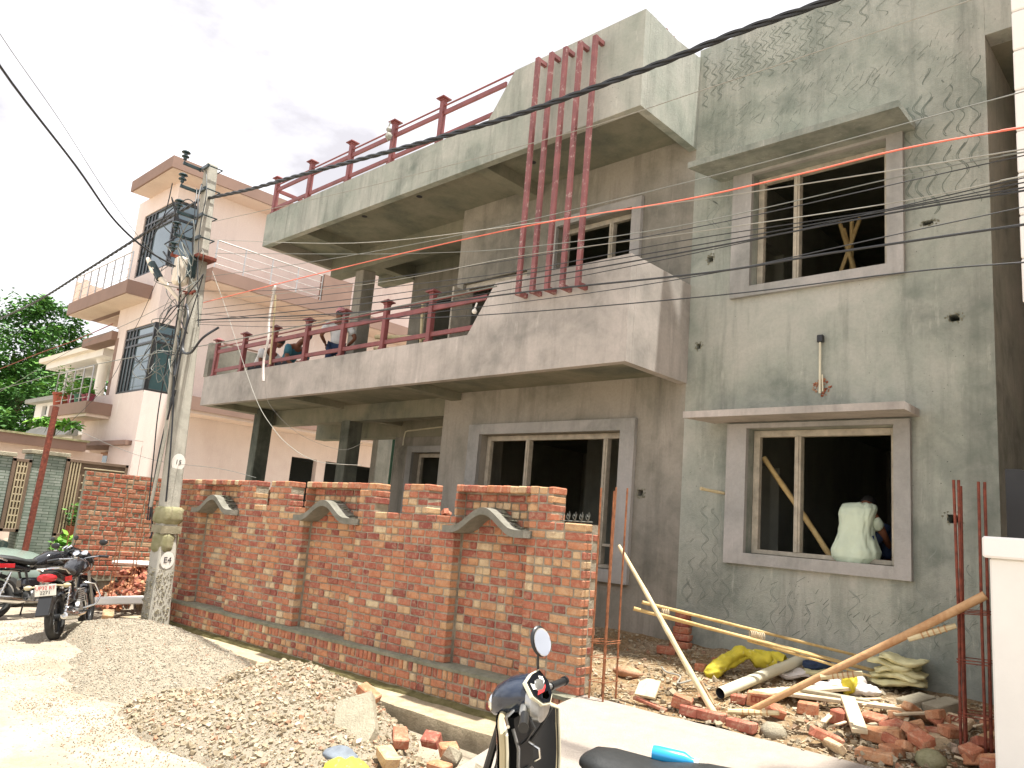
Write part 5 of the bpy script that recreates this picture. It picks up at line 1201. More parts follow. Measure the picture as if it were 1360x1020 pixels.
# floor, body, seat
m = MB(); m.bb(-.10, .38, -.17, .17, .20, .26, .03); S(m, 'footboard', 'black')
m = MB(); loft(m, [(-.95, 0, .58, .06, .05), (-.85, 0, .55, .13, .12), (-.5, 0, .50, .19, .20), (-.2, 0, .46, .18, .22), (-.12, 0, .44, .13, .2)]); S(m, 'rear_body', 'navy')
m = MB(); loft(m, [(-.88, 0, .74, .08, .03), (-.80, 0, .75, .13, .055), (-.55, 0, .73, .15, .06), (-.35, 0, .70, .15, .055), (-.12, 0, .71, .13, .055), (-.04, 0, .715, .10, .045), (.0, 0, .71, .06, .025)], n=20); S(m, 'seat', 'seat')
m = MB(); m.tube([(-.60, .17, .70), (-.85, .15, .76), (-.97, 0, .77), (-.85, -.15, .76), (-.60, -.17, .70)], .014, 8); S(m, 'grab_rail', 'alu')
m = MB(); 
for s in (-1, 1): m.tube([(.62, s*.06, .22), (.50, s*.06, .55), (.44, s*.03, .80)], .02, 8)
S(m, 'fork', 'black'); m = MB(); loft(m, [(.36, 0, .40, .05, .03), (.50, 0, .46, .08, .06), (.66, 0, .46, .075, .05), (.84, 0, .34, .05, .03)]); S(m, 'front_mudguard', 'navy')
m = MB(); loft(m, [(-.98, 0, .60, .05, .03), (-.94, 0, .60, .09, .05), (-.88, 0, .58, .10, .05)]); S(m, 'tail_light', 'redlens')
# handlebar group, turned a little to the left
hb = bpy.data.objects.new('handlebar', None); col.objects.link(hb); hb.parent = sct; hb.location = (.30, 0, .92); hb.rotation_euler = (0, 0, R(14)); 
H = lambda mb, n, mt, s=True: mb.build(n, mt, hb, s)
m = MB(); loft(m, [(.19, 0, -.04, .04, .04), (.16, 0, -.02, .085, .07), (.10, 0, .005, .12, .085), (.02, 0, .03, .13, .08), (-.02, 0, .03, .12, .065)], n=20); H(m, 'headlamp_cowl', 'navy')
m = MB(); m.sph((.17, 0, -.03), (.035, .07, .05), 14); H(m, 'headlamp', 'glass_mirror')
m = MB(); loft(m, [(-.015, 0, .02, .135, .08), (-.045, 0, .0, .15, .085), (-.075, 0, -.03, .12, .06)], n=20, p=2.2); H(m, 'rear_cover', 'alu')
# instrument cluster facing the rider
rot = Matrix.Rotation(R(-52), 3, 'Y')
def clus(pts, off_, mat, nm, thick=.006):
    mm = MB(); n = len(pts); T = Matrix.Translation((-.05, 0, .052)) @ rot.to_4x4()
    v0 = [T @ Vector((a, b, off_)) for a, b in pts]; v1 = [T @ Vector((a, b, off_+thick)) for a, b in pts]
    mm.add(v0+v1, [tuple(reversed(range(n))), tuple(range(n, 2*n))]+[(i, (i+1) % n, (i+1) % n+n, i+n) for i in range(n)], .5); mm.fix = True; return H(mm, nm, mat, False)
hexo = [(.065, -.11), (.075, 0), (.065, .11), (.0, .13), (-.055, .08), (-.075, 0), (-.055, -.08), (0, -.13)]
clus([(a*1.1, b*1.08) for a, b in hexo], -.012, 'pvc', 'cluster_bezel', .016); clus(hexo, .005, 'blackg', 'cluster_lens', .004)
clus([(.035, -.09), (.05, -.05), (.03, -.04), (.04, -.01), (.015, 0), (.005, -.05), (.012, -.08)], .0095, 'white', 'dial_graphic', .001)
clus([(.045, .02), (.03, .05), (.05, .09), (.02, .10), (.012, .06), (.02, .03)], .0095, 'white', 'dial_graphic', .001)
clus([(.0, -.07), (-.01, .0), (.002, .05), (-.012, .09), (-.016, .05), (-.022, .0), (-.012, -.05)], .0095, 'inkred', 'dial_stripe', .001)
clus([(-.03, -.05), (-.02, .03), (-.035, .06), (-.055, .02), (-.055, -.03)], .0095, 'glass_mirror', 'fuel_dial', .001)
for s in (-1, 1):
    m = MB(); m.tube([(0, s*.10, .0), (-.03, s*.22, .0), (-.05, s*.25, .0)], .016, 8); H(m, 'bar_end', 'alu')
    m = MB(); m.tube([(-.045, s*.235, .0), (-.08, s*.37, -.005)], .020, 10); m.tube([(-.08, s*.37, -.005), (-.084, s*.385, -.005)], .024, 10); H(m, 'grip', 'black')
    m = MB(); m.tube([(.02, s*.20, .0), (.03, s*.28, -.01), (-.01, s*.37, -.015)], .008, 6); H(m, 'brake_lever', 'chrome')
m = MB(); m.tube([(-.01, -.15, .03), (.0, -.14, .10), (-.0, -.135, .18)], .0065, 6); H(m, 'mirror_stem', 'black')
m = MB(); m.sph((.0, -.135, .245), (.018, .058, .072), 18); Rm = Matrix.Translation((0, -.135, 0)) @ Matrix.Rotation(R(-38), 4, 'Z') @ Matrix.Translation((0, .135, 0)); m.v = [tuple(Rm @ Vector((p[0]+.34*(p[2]-.245)-.014, p[1], p[2]))) for p in m.v]; mi = H(m, 'mirror', 'black')
m = MB(); m.lathe([(0, 0), (.92, 0), (1, -.12)], (0, 0, 0), None, 24)
m.v = [tuple(Rm @ Vector((-.033+.012*p[2]+.022*p[1], -.135+.050*p[0], .245+.064*p[1]))) for p in m.v]; m.build('mirror_glass', 'glass_mirror', hb)
m = MB(); m.tube([(-.02, .12, -.02), (-.07, .15, -.08), (-.03, .14, -.14), (.03, .08, -.2)], .007, 6); m.tube([(-.02, -.12, -.02), (-.08, -.12, -.07), (-.03, -.1, -.16), (.03, -.05, -.25)], .007, 6); H(m, 'brake_cable', 'black')
m = MB()
for k in range(9): m.chunk((rnd.uniform(-.03, .03), rnd.uniform(-.06, .06), rnd.uniform(.0, .02)), rnd.uniform(.02, .04))
bt = thing('plastic_bottle', 'blue plastic bottle with a dark cloth lying on the scooter seat', 'bottle', (-2.02, 3.20, .775), (0, R(2), R(20)))
m = MB(); m.lathe([(0, 0), (.032, 0), (.034, .02), (.034, .14), (.018, .17), (.015, .19), (0, .19)], (0, 0, .035), Matrix.Rotation(R(90), 3, 'Y'), 16); m.build('body', 'cyan', bt, True)
m = MB(); m.lathe([(0, 0), (.018, 0), (.018, .02), (0, .02)], (.185, 0, .035), Matrix.Rotation(R(90), 3, 'Y'), 12); m.build('cap', 'white', bt, True)
# ================================================================== PEOPLE
def skin_mesh(name, joints, edges, mat, parent, sub=2, root=0, off_=0):
    me = bpy.data.meshes.new(name); me.from_pydata([j[0] for j in joints], edges, []); me.update()
    ob = bpy.data.objects.new(name, me); col.objects.link(ob)
    md = ob.modifiers.new('skin', 'SKIN'); md.use_smooth_shade = True; md.branch_smoothing = .6
    sv = me.skin_vertices[0].data
    for i, j in enumerate(joints):
        r_ = j[1]; sv[i].radius = (r_[0]+off_, r_[1]+off_) if isinstance(r_, tuple) else (r_+off_, r_+off_); sv[i].use_root = (i == root)
    ms = ob.modifiers.new('sub', 'SUBSURF'); ms.levels = sub; ms.render_levels = sub
    dg = bpy.context.evaluated_depsgraph_get(); ev = ob.evaluated_get(dg); nm = bpy.data.meshes.new_from_object(ev); nm.name = name
    bpy.data.objects.remove(ob); bpy.data.meshes.remove(me)
    nm.materials.clear(); nm.materials.append(M[mat]); nm.polygons.foreach_set('use_smooth', [True]*len(nm.polygons))
    o = bpy.data.objects.new(name, nm); col.objects.link(o); o.parent = parent; return o
def hand(parent, wrist, dirv, palm_n, curl=.5, left=False):
    """palm plus five separate bent fingers"""
    d = Vector(dirv).normalized(); n = Vector(palm_n); n = (n-d*n.dot(d)).normalized(); s = d.cross(n)*(1 if left else -1); w = Vector(wrist)
    J = [(w, .026), (w+d*.05, (.036, .018)), (w+d*.085, (.038, .016))]; E_ = [(0, 1), (1, 2)]
    pm_ = skin_mesh('hand', J, E_, 'skin', parent, 1)
    for k, (o_, ln) in enumerate(((-.030, .068), (-.010, .078), (.010, .074), (.029, .058))):
        b = w+d*.085+s*o_; a1 = d*math.cos(curl)+n*math.sin(curl); a2 = d*math.cos(curl*2)+n*math.sin(curl*2)
        skin_mesh('finger', [(b, .0095), (b+a1*ln*.5, .009), (b+a1*ln*.5+a2*ln*.5, .0075)], [(0, 1), (1, 2)], 'skin', pm_, 1)
    b = w+d*.03-s*.032; skin_mesh('thumb', [(b, .011), (b+(-s*.6+d+n*.4).normalized()*.035, .010), (b+(-s*.4+d*1.6+n*.7).normalized()*.065, .008)], [(0, 1), (1, 2)], 'skin', pm_, 1)
def person(lab, loc, rotz, pose, shirt='white_cloth', trousers='dark_cloth', cap=None, bulk=1.0, group=None, hem=1.0):
    """pose: joint positions in local metres, facing +y"""
    t = thing('person', lab, 'person', loc, (0, 0, rotz), group); J = {k: Vector(v) for k, v in pose.items()}
    order = ['pelvis', 'waist', 'chest', 'neck', 'head0', 'shL', 'elL', 'wrL', 'shR', 'elR', 'wrR', 'hipL', 'knL', 'anL', 'toL', 'hipR', 'knR', 'anR', 'toR']
    rad = dict(pelvis=.105, waist=.10, chest=.105, neck=(.055, .055), head0=(.06, .06), shL=.062, elL=.042, wrL=.028, shR=.062, elR=.042, wrR=.028, hipL=.085, knL=.058, anL=.038, toL=.035, hipR=.085, knR=.058, anR=.038, toR=.035)
    idx = {k: i for i, k in enumerate(order)}
    links = [('pelvis', 'waist'), ('waist', 'chest'), ('chest', 'neck'), ('neck', 'head0'), ('chest', 'shL'), ('shL', 'elL'), ('elL', 'wrL'), ('chest', 'shR'), ('shR', 'elR'), ('elR', 'wrR'), ('pelvis', 'hipL'), ('hipL', 'knL'), ('knL', 'anL'), ('anL', 'toL'), ('pelvis', 'hipR'), ('hipR', 'knR'), ('knR', 'anR'), ('anR', 'toR')]
    skin_mesh('body', [(J[k], rad[k]) for k in order], [(idx[a], idx[b]) for a, b in links], 'skin', t, 2)
    # shirt with short sleeves
    so_ = ['pelvis', 'waist', 'chest', 'collar', 'shL', 'slL', 'shR', 'slR']; J['collar'] = J['chest'].lerp(J['neck'], .6); J['slL'] = J['shL'].lerp(J['elL'], .75); J['slR'] = J['shR'].lerp(J['elR'], .75)
    r2_ = dict(pelvis=.155*bulk*hem, waist=.135*bulk, chest=.14*bulk, collar=.085, shL=.088, slL=.075, shR=.088, slR=.075); ix = {k: i for i, k in enumerate(so_)}
    if hem != 1.0:
        m = MB(); secs = [(-.02, .10, .09, .0), (.0, .17, .14, .02), (.05, .225, .17, .03), (.12, .235, .18, .04), (.19, .205, .165, .05), (.28, .172, .14, .06), (.38, .168, .13, .07), (.47, .182, .13, .08), (.54, .185, .115, .10), (.585, .165, .095, .13), (.603, .11, .07, .17)]
        fine_ = []
        for q_ in range(len(secs)-1):
            for k_ in range(5): fine_.append(tuple(secs[q_][c_]*(1-k_/5)+secs[q_+1][c_]*k_/5 for c_ in range(4)))
        secs = fine_+[secs[-1]]
        n = 72; vs = []
        for z, wx, wy, yc_ in secs:
            for k in range(n):
                a = 6.283*k/n; cx_, sy_ = math.cos(a), math.sin(a); f_ = 1+.06*noise.noise(Vector((cx_*2, sy_*2+z*3, z*4)))+.055*(1-2.6*abs(noise.noise(Vector((cx_*3+z*3, sy_*3, z*5-cx_*2)))))+.03*(1-2.5*abs(noise.noise(Vector((cx_*7, sy_*7, z*9+cx_*3)))))-.05*math.exp(-((a-4.712)/.22)**2)*(z > .1)*(z < .5)
                vs.append((.92*wx*math.copysign(abs(cx_)**.8, cx_)*f_, yc_+wy*math.copysign(abs(sy_)**.8, sy_)*f_, z+.012*noise.noise(Vector((a*3, z*9, 7)))))
        m.add(vs, [(i*n+k, i*n+(k+1) % n, (i+1)*n+(k+1) % n, (i+1)*n+k) for i in range(len(secs)-1) for k in range(n)]+[tuple(reversed(range(n))), tuple((len(secs)-1)*n+k for k in range(n))], .5)
        st = m.build('shirt', shirt, t, 'all'); md = st.modifiers.new('sub', 'SUBSURF'); md.levels = 1; md.render_levels = 1
        for sd_ in 'LR': skin_mesh('sleeve', [(J['sh'+sd_]*.9, .085), (J['sl'+sd_], .068)], [(0, 1)], shirt, st, 2)
    else: skin_mesh('shirt', [(J[k], r2_[k]) for k in so_], [(ix[a], ix[b]) for a, b in (('pelvis', 'waist'), ('waist', 'chest'), ('chest', 'collar'), ('chest', 'shL'), ('shL', 'slL'), ('chest', 'shR'), ('shR', 'slR'))], shirt, t, 2)
    to_ = ['pelvis', 'hipL', 'knL', 'anL', 'hipR', 'knR', 'anR']; r3 = dict(pelvis=.13, hipL=.10, knL=.072, anL=.055, hipR=.10, knR=.072, anR=.055); ix = {k: i for i, k in enumerate(to_)}
    skin_mesh('trousers', [(J[k], r3[k]) for k in to_], [(ix[a], ix[b]) for a, b in (('pelvis', 'hipL'), ('hipL', 'knL'), ('knL', 'anL'), ('pelvis', 'hipR'), ('hipR', 'knR'), ('knR', 'anR'))], trousers, t, 2)
    for e, w_, lf in (('elL', 'wrL', True), ('elR', 'wrR', False)): hand(t, J[w_], J[w_]-J[e], pose.get('palm', (0, 0, -1)), .45, lf)
    # head with face and hair
    hd = J['head0']; up = (J['head0']-J['neck']).normalized(); fw = Vector(pose.get('face', (0, 1, 0))); fw = (fw-up*fw.dot(up)).normalized(); rt = fw.cross(up)
    Mh = Matrix((rt, fw, up)).transposed().to_4x4(); Mh.translation = hd+up*.06
    m = MB(); m.sph((0, 0, .02), (.075, .095, .115), 20); vv = []
    for p in m.v:
        x, y, z = p
        if z < -.02: x *= 1-.25*min(1, (-.02-z)/.07); y = y*(1-.12*min(1, (-.02-z)/.07))+.01
        vv.append((x, y, z))
    m.v = vv; m.sph((0, .098, -.005), (.013, .018, .022), 8); m.sph((0, .088, .018), (.010, .012, .03), 8)
    for s in (-1, 1): m.sph((s*.077, -.005, 0), (.010, .02, .032), 8)
    m.sph((0, .086, -.045), (.024, .010, .008), 8); m.v = [tuple(Mh @ Vector(p)) for p in m.v]; h_ = m.build('head', 'skin', t, True)
    m = MB()
    for s in (-1, 1): m.sph((s*.03, .086, .022), (.012, .008, .007), 8)
    m.v = [tuple(Mh @ Vector(p)) for p in m.v]; m.build('eyes', 'ink', h_, True)
    m = MB(); m.sph((0, -.012, .045), (.082, .098, .105), 18, nz=.015); m.v = [tuple(Mh @ Vector(p)) for p in m.v if True]
    m.build('hair', 'hair', h_, True)
    if cap: m = MB(); m.sph((0, -.005, .075), (.088, .105, .085), 18); m.v = [tuple(Mh @ Vector((p[0], p[1], max(p[2], .055)))) for p in m.v]; m.build('cap', cap, t, True)
    return t
sit = dict(pelvis=(0, .04, .15), waist=(0, .05, .33), chest=(0, .10, .50), neck=(0, .24, .56), head0=(0, .31, .575), shL=(-.12, .13, .50), elL=(-.16, .34, .34), wrL=(-.16, .52, .22), shR=(.13, .13, .50), elR=(.20, .24, .30), wrR=(.20, .44, .18),
           hipL=(-.07, .10, .15), knL=(-.15, .40, .40), anL=(-.13, .50, .05), toL=(-.13, .62, .02), hipR=(.07, .10, .15), knR=(.17, .40, .40), anR=(.15, .50, .05), toR=(.15, .62, .02), face=(0, .5, -1), palm=(0, 0, -1))
person('person in a pale greenish shirt squatting in the lower right window, back turned', (-2.87, F+.16, 1.70), 0, sit, 'pale_green', 'blue_cloth', None, 1.05, None, 1.28)
bend = dict(pelvis=(0, 0, .42), waist=(0, .10, .54), chest=(0, .30, .62), neck=(0, .48, .64), head0=(0, .58, .60), shL=(-.18, .34, .62), elL=(-.24, .48, .36), wrL=(-.16, .62, .18), shR=(.18, .34, .62), elR=(.24, .48, .36), wrR=(.16, .62, .18),
            hipL=(-.10, 0, .40), knL=(-.15, .34, .42), anL=(-.13, .10, .06), toL=(-.13, .24, .03), hipR=(.10, 0, .40), knR=(.15, .34, .42), anR=(.13, .10, .06), toR=(.13, .24, .03), face=(0, .5, -1))
b2_ = dict(bend); b2_.update(pelvis=(0, 0, .50), waist=(0, .08, .66), chest=(0, .22, .84), neck=(0, .36, .95), head0=(0, .44, 1.00), shL=(-.18, .26, .84), elL=(-.26, .34, .58), wrL=(-.18, .5, .4), shR=(.18, .26, .84), elR=(.26, .34, .58), wrR=(.16, .5, .4), hipL=(-.1, 0, .48), hipR=(.1, 0, .48), knL=(-.15, .36, .5), knR=(.15, .36, .5), face=(0, 1, -.3))
person('person in a white shirt crouching low behind the first bays of the lower balcony railing', (-14.0, 7.2, 3.88), R(-75), b2_, 'white_cloth')
person('person in a teal shirt bending forward behind the lower balcony railing', (-13.05, 7.25, 3.88), R(-80), b2_, 'teal_cloth')
stand = dict(pelvis=(0, 0, .92), waist=(0, .0, 1.08), chest=(0, .02, 1.30), neck=(0, .03, 1.46), head0=(0, .05, 1.53), shL=(-.19, .02, 1.37), elL=(-.30, -.02, 1.12), wrL=(-.20, .16, 1.0), shR=(.19, .02, 1.37), elR=(.32, -.04, 1.14), wrR=(.20, .12, 1.0),
             hipL=(-.10, 0, .88), knL=(-.11, .03, .48), anL=(-.11, 0, .08), toL=(-.11, .14, .03), hipR=(.10, 0, .88), knR=(.11, .03, .48), anR=(.11, 0, .08), toR=(.11, .14, .03), face=(-.6, 1, 0))
st2 = {k: (v[0], v[1], v[2]*.94 if k not in ('face', 'palm') else v[2]) for k, v in stand.items()}
person('person in a white shirt and pink cap standing behind the lower balcony railing', (-12.0, 7.65, 3.88), R(60), st2, 'white_cloth', 'blue_cloth', 'pinkcap')

# ================================================================== HEAPS OF GRAVEL AND RUBBLE
def heap(name, H_, x0, x1, y0, y1, mat, n, rs, lab, base='heap_earth'):
    t = thing(name, lab, 'heap', (H_[0][0], H_[0][1], 0)); INV = Matrix.Translation(-Vector(t.location))
    xs = [x0+.05*i for i in range(int((x1-x0)/.05)+1)]; ys = [y0+.05*i for i in range(int((y1-y0)/.05)+1)]; nn = len(xs); m = MB()
    def hz(x, y):
        h = heap_h(x, y, H_); base_ = .0129*x-.03
        if h <= .005: return base_-.05
        return base_+h+.03*noise.noise(Vector((x*3, y*3, 0)))+.015*noise.noise(Vector((x*11, y*11, 0)))
    m.add([(x, y, hz(x, y)) for y in ys for x in xs], [(j*nn+i, j*nn+i+1, (j+1)*nn+i+1, (j+1)*nn+i) for j in range(len(ys)-1) for i in range(nn-1)], .4)
    o = m.build('mound', base, t, smooth='all'); o.matrix_parent_inverse = INV
    m = MB(); k = 0; tries = 0
    while k < n and tries < n*6:
        tries += 1; x = rnd.uniform(x0-.3, x1+.3); y = rnd.uniform(y0-.4, y1); h = heap_h(x, y, H_)
        if h < .01 and (rnd.random() > .22 or y > 4.55): continue
        r_ = rs[0]*math.exp(rnd.random()**rs[2]*math.log(rs[1]/rs[0])) if h > .03 else rs[0]*rnd.uniform(.8, 1.8); zz_ = hz(x, y) if h > .01 else .0129*x
        m.chunk((x, y, zz_+r_*.25), r_); k += 1
    o = m.build('loose_stones', mat, t); o.matrix_parent_inverse = INV; o['kind'] = 'stuff'; return t, hz
h1, hz1 = heap('gravel_heap', HEAP1, -12.5, -6.6, 2.7, 5.05, 'gravel', 24000, (.006, .017, 2.2), 'long low heap of pale grey gravel along the kerb at the foot of the pole')
h2, hz2 = heap('rubble_heap', HEAP2, -8.1, -3.9, 2.6, 4.95, 'rubble', 22000, (.006, .042, 4.2), 'heap of cream broken rubble and earth in the foreground against the kerb', 'heap_earth')
# stray grit on road and yard
m = MB()
for i in range(2600):
    x = rnd.uniform(-14, -4.5); y = rnd.uniform(2.0, 4.6) if rnd.random() < .8 else rnd.uniform(1.2, 3)
    m.chunk((x, y, ground_z(x, y)+.002), rnd.uniform(.004, .014))
tag(m.build('road_grit', 'gravel'), 'fine grit and pebbles scattered over the pale road', 'grit', kind='stuff')
m = MB()
for i in range(6500):
    x = rnd.uniform(-6, -1.0); y = 5.85+2.0*rnd.random()**1.2; r_ = .005*math.exp(rnd.random()**3*2.2)
    m.chunk((x, y, yz(x, y)+r_*.2), r_)
tag(m.build('yard_debris', 'rubble'), 'crumbs of brick, mortar and wood chips over the earth of the yard', 'debris', kind='stuff')
m = MB()
for i in range(900):
    x = rnd.uniform(-5, -1.3); y = rnd.uniform(5.9, 7.8); a = rnd.uniform(0, 6.28); l = rnd.uniform(.03, .12); z = yz(x, y)+.012
    m.bar((x, y, z), (x+l*math.cos(a), y+l*math.sin(a), z+rnd.uniform(-.004, .01)), .006, .003)
tag(m.build('wood_shavings', 'plank'), 'thin wood chips and straw littering the yard earth', 'shavings', kind='stuff')

# ================================================================== LOOSE BRICKS
def brick(x, y, z, rz, tx, ty, lab, t, size=(.225, .108, .072), grp='loose bricks in the yard', mat='brick', c=.009, frog=False):
    m = MB(); m.chbox((0, 0, 0), size, None, c, t, .0055); o = m.build('brick', mat)
    o.location = (x, y, z+size[2]/2*math.cos(R(tx))*math.cos(R(ty))+abs(math.sin(R(ty)))*size[0]/2*.8+abs(math.sin(R(tx)))*size[1]/2); o.rotation_euler = (R(tx), R(ty), R(rz))
    tag(o, lab, 'brick', grp)
    if frog:
        m = MB(); hx, hy, hz_ = size[0]/2*.68, size[1]/2*.5, size[2]/2
        vs = [(-hx, -hy, hz_+.0045), (hx, -hy, hz_+.0045), (hx, hy, hz_+.0045), (-hx, hy, hz_+.0045), (-hx+.012, -hy+.012, hz_+.004), (hx-.012, -hy+.012, hz_+.004), (hx-.012, hy-.012, hz_+.004), (-hx+.012, hy-.012, hz_+.004)]
        m.add(vs, [(0, 1, 5, 4), (1, 2, 6, 5), (2, 3, 7, 6), (3, 0, 4, 7)], .1)
        for k in range(3): m.add([(-.045+.035*k, -.018, hz_+.005), (-.030+.035*k, -.018, hz_+.005), (-.030+.035*k, .018, hz_+.005), (-.045+.035*k, .018, hz_+.005)], [(0, 1, 2, 3)], .0)
        m.build('frog_stamp', 'brick_worn', o)
    return o
heaplab = 'red brick in the jumbled pile beside the rebar cage and gate pillar'
Z = yz
BL = [(-3.54, 6.02, 20, 8, 10, 'brown broken bat nearest the left end of the ramp-edge bricks', .35, (.16, .11, .09)),
 (-3.52, 6.34, 35, 0, 58, 'large tan brick standing on edge behind the foot of the bamboo pole', .82, (.225, .11, .075)),
 (-3.42, 5.97, 0, 0, 0, 'dark red brick, first of three laid in line along the ramp edge', .05, (.17, .11, .075)),
 (-3.22, 5.94, 3, 0, 0, 'dark red brick under the foot of the bamboo pole', .1, (.225, .11, .075)),
 (-2.97, 5.96, 2, 0, 0, 'dark red brick, rightmost of three laid in line along the ramp edge', .08, (.23, .11, .07)),
 (-3.10, 6.55, 22, 90, 0, 'orange frogged brick on its side beside the orange log', .5, (.225, .11, .075)),
 (-3.27, 6.50, 10, 0, 0, 'small dark red half brick beside the white pipe end', .1, (.12, .10, .075)),
 (-2.87, 6.33, 60, 25, 15, 'broken red bat lying under the orange log', .3, (.15, .11, .07)),
 (-2.72, 6.62, 15, 0, 0, 'whole red brick right of the orange log on bare earth', .45, (.16, .12, .09)),
 (-3.99, 7.12, 10, 0, 0, 'small red bat directly left of the yellow sack', .4, (.11, .10, .075)),
 (-3.96, 7.42, 70, 0, 0, 'dark brick lying behind the left of the yellow sack', .15, (.13, .10, .07)),
 (-4.58, 7.42, 30, 0, 0, 'lone dark brick near the house base left of the bamboo pole', .25, (.2, .11, .075)),
 (-2.43, 6.55, 80, 0, 0, 'short dark red brick left of the pale plank', .12, (.15, .12, .10)),
 (-2.36, 6.08, 40, 0, 18, 'red brick with a tan slat leaning on it at the ramp edge', .2, (.225, .11, .075)),
 (-2.28, 6.0, -35, 35, 0, 'narrow tan brick propped against the red one at the ramp edge', .85, (.225, .05, .075)),
 (-2.08, 6.40, 5, 0, 4, 'orange brick topped with grey cement near the pale plank end', .6, (.26, .13, .09)),
 (-2.00, 6.02, 8, 0, 0, 'orange brick lying flat at the very edge of the ramp', .62, (.24, .11, .07)),
 (-1.92, 6.20, 70, 0, 0, 'orange brick with a grey cement end pointing at the ramp', .55, (.24, .11, .085)),
 (-1.90, 6.54, -35, 40, 0, 'orange stamped brick tilted up in the middle of the pile', .6, (.23, .12, .07)),
 (-1.75, 6.52, 20, 0, 0, 'pale tan brick on top of the pile left of the rebar', .88, (.2, .13, .10)),
 (-1.72, 6.98, -25, 30, 0, 'pale stamped brick face-up just left of the rebar cage', .9, (.22, .13, .06)),
 (-1.99, 6.98, 65, 0, 28, 'long orange brick slanting against the grey slabs', .65, (.30, .09, .06)),
 (-2.24, 6.72, -20, 20, 0, 'red brick carrying broken slats right of the pale plank', .3, (.22, .1, .07))]
for i, (x, y, rz, tx, ty, lab, t_, sz) in enumerate(BL): brick(x, y, Z(x, y), rz, tx, ty, lab, min(1, t_+.12), sz, frog=('stamped' in lab or 'frogged' in lab))
for i in range(26):
    x = rnd.uniform(-2.15, -1.35); y = rnd.uniform(6.15, 7.05); z = Z(x, y)+max(0, .09*(1-abs(x+1.75)/.5))*rnd.choice((0, 1))
    brick(x, y, z, rnd.uniform(0, 180), rnd.uniform(-25, 25), rnd.uniform(-18, 18), heaplab, rnd.uniform(.2, .9), (rnd.choice((.225, .15, .12)), .108, .072))
# little stack of bricks against the house base
for k in range(5):
    brick(-4.58+.02*math.sin(k*3), 7.72+.01*k, Z(-4.6, 7.7)+.075*k, rnd.uniform(-14, 14), 0, 0, ['lowest', 'second', 'middle', 'fourth', 'topmost'][k]+' brick of the small stack against the house base', rnd.uniform(.1, .5), (.225-.02*k, .11, .072), 'bricks stacked against the house base')
m = MB(); m.chbox((0, 0, 0), (.19, .19, .03), None, .004); o = m.build('tile', 'plank'); o.location = (-3.95, 6.13, Z(-3.95, 6.13)+.08); o.rotation_euler = (R(42), 0, R(12)); tag(o, 'square cream tile propped up near the left of the ramp edge', 'tile')
m = MB(); m.chbox((0, 0, 0), (.34, .05, .03), None, .006, .3); o = m.build('brick_strip', 'brick'); o.location = (-3.80, 5.94, Z(-3.8, 5.94)+.03); o.rotation_euler = (0, R(6), R(-4)); tag(o, 'thin strip of red brick in front of the cream tile', 'brick strip')
m = MB(); m.sph((0, 0, 0), (.16, .08, .055), 12, nz=.08); o = m.build('stone', 'brick_worn', smooth='all'); o.location = (-4.42, 6.5, Z(-4.42, 6.5)+.04); o.rotation_euler = (0, 0, R(8)); tag(o, 'flat oblong brown stone lying right of the thin rebar column', 'stone')
m = MB(); m.sph((0, 0, 0), (.11, .08, .07), 10, nz=.12); o = m.build('stone', 'slabc', smooth='all'); o.location = (-2.75, 6.05, Z(-2.75, 6.05)+.03); tag(o, 'rounded grey stone at the ramp edge right of the brick row', 'stone')
m = MB(); m.sph((0, 0, 0), (.10, .09, .08), 10, nz=.1); o = m.build('stone', 'mossblock', smooth='all'); o.location = (-1.68, 6.16, Z(-1.7, 6.16)+.05); tag(o, 'greenish round stone at the foot of the rebar cage', 'stone')
# foreground bricks in and by the trench
FB = [(-5.42, 4.20, .22, 20, 10, 25, 'orange-brown brick poking out of the rubble heap beside the kerb', .6, .2), (-4.70, 3.98, .09, -35, 0, 12, 'reddish brick right of the tilted concrete slab', .4, .22), (-4.62, 4.22, .06, 20, 30, 0, 'dark brick bat in the trench left of the pale stone', .1, .14),
      (-4.38, 4.18, .07, 60, 10, 0, 'orange bat tucked behind the pale stone in the trench', .6, .14), (-4.18, 3.92, .04, 10, 0, 0, 'orange brick fragment lowest in the trench near the scooter', .65, .15), (-4.36, 3.6, .10, -20, 0, 10, 'broad grey-brown brick half sunk near the yellow bag', .9, .2)]
for x, y, z, rz, tx, ty, lab, t_, l in FB: brick(x, y, z, rz, tx, ty, lab, t_, (l, .11, .075), 'bricks by the roadside heap')
m = MB(); m.chunk((0, 0, 0), .11, .9, .9); o = m.build('stone', 'slabc'); o.location = (-4.20, 4.05, .12); tag(o, 'pale angular stone among the trench bricks near the scooter', 'stone')
m = MB(); m.chunk((0, 0, 0), .10, .9, .9); o = m.build('stone', 'slabc'); o.location = (-3.98, 4.12, .06); tag(o, 'greyish stone in the trench touching the scooter silhouette', 'stone')
m = MB(); m.prism([(-.17, -.26), (.10, -.28), (.20, -.12), (.16, .24), (-.12, .26)], 'z', -.035, .035); o = m.build('concrete_slab', 'slabc'); o.location = (-4.98, 3.74, .19); o.rotation_euler = (R(40), R(-24), R(38)); tag(o, 'tilted broken concrete slab sticking out of the rubble heap', 'slab')
m = MB(); m.sph((0, 0, 0), (.34, .16, .09), 40); m.sph((.18, .02, .03), (.14, .1, .07), 24); crumple(m, lambda p: Vector((p.x*.7, 0, 0)), 1.5, .03); o = m.build('plastic_bag', 'ysack', smooth='all'); o.location = (-4.28, 3.22, .10); o.rotation_euler = (0, 0, R(-25)); tag(o, 'crumpled yellow plastic bag at the bottom edge of the photo', 'plastic bag')
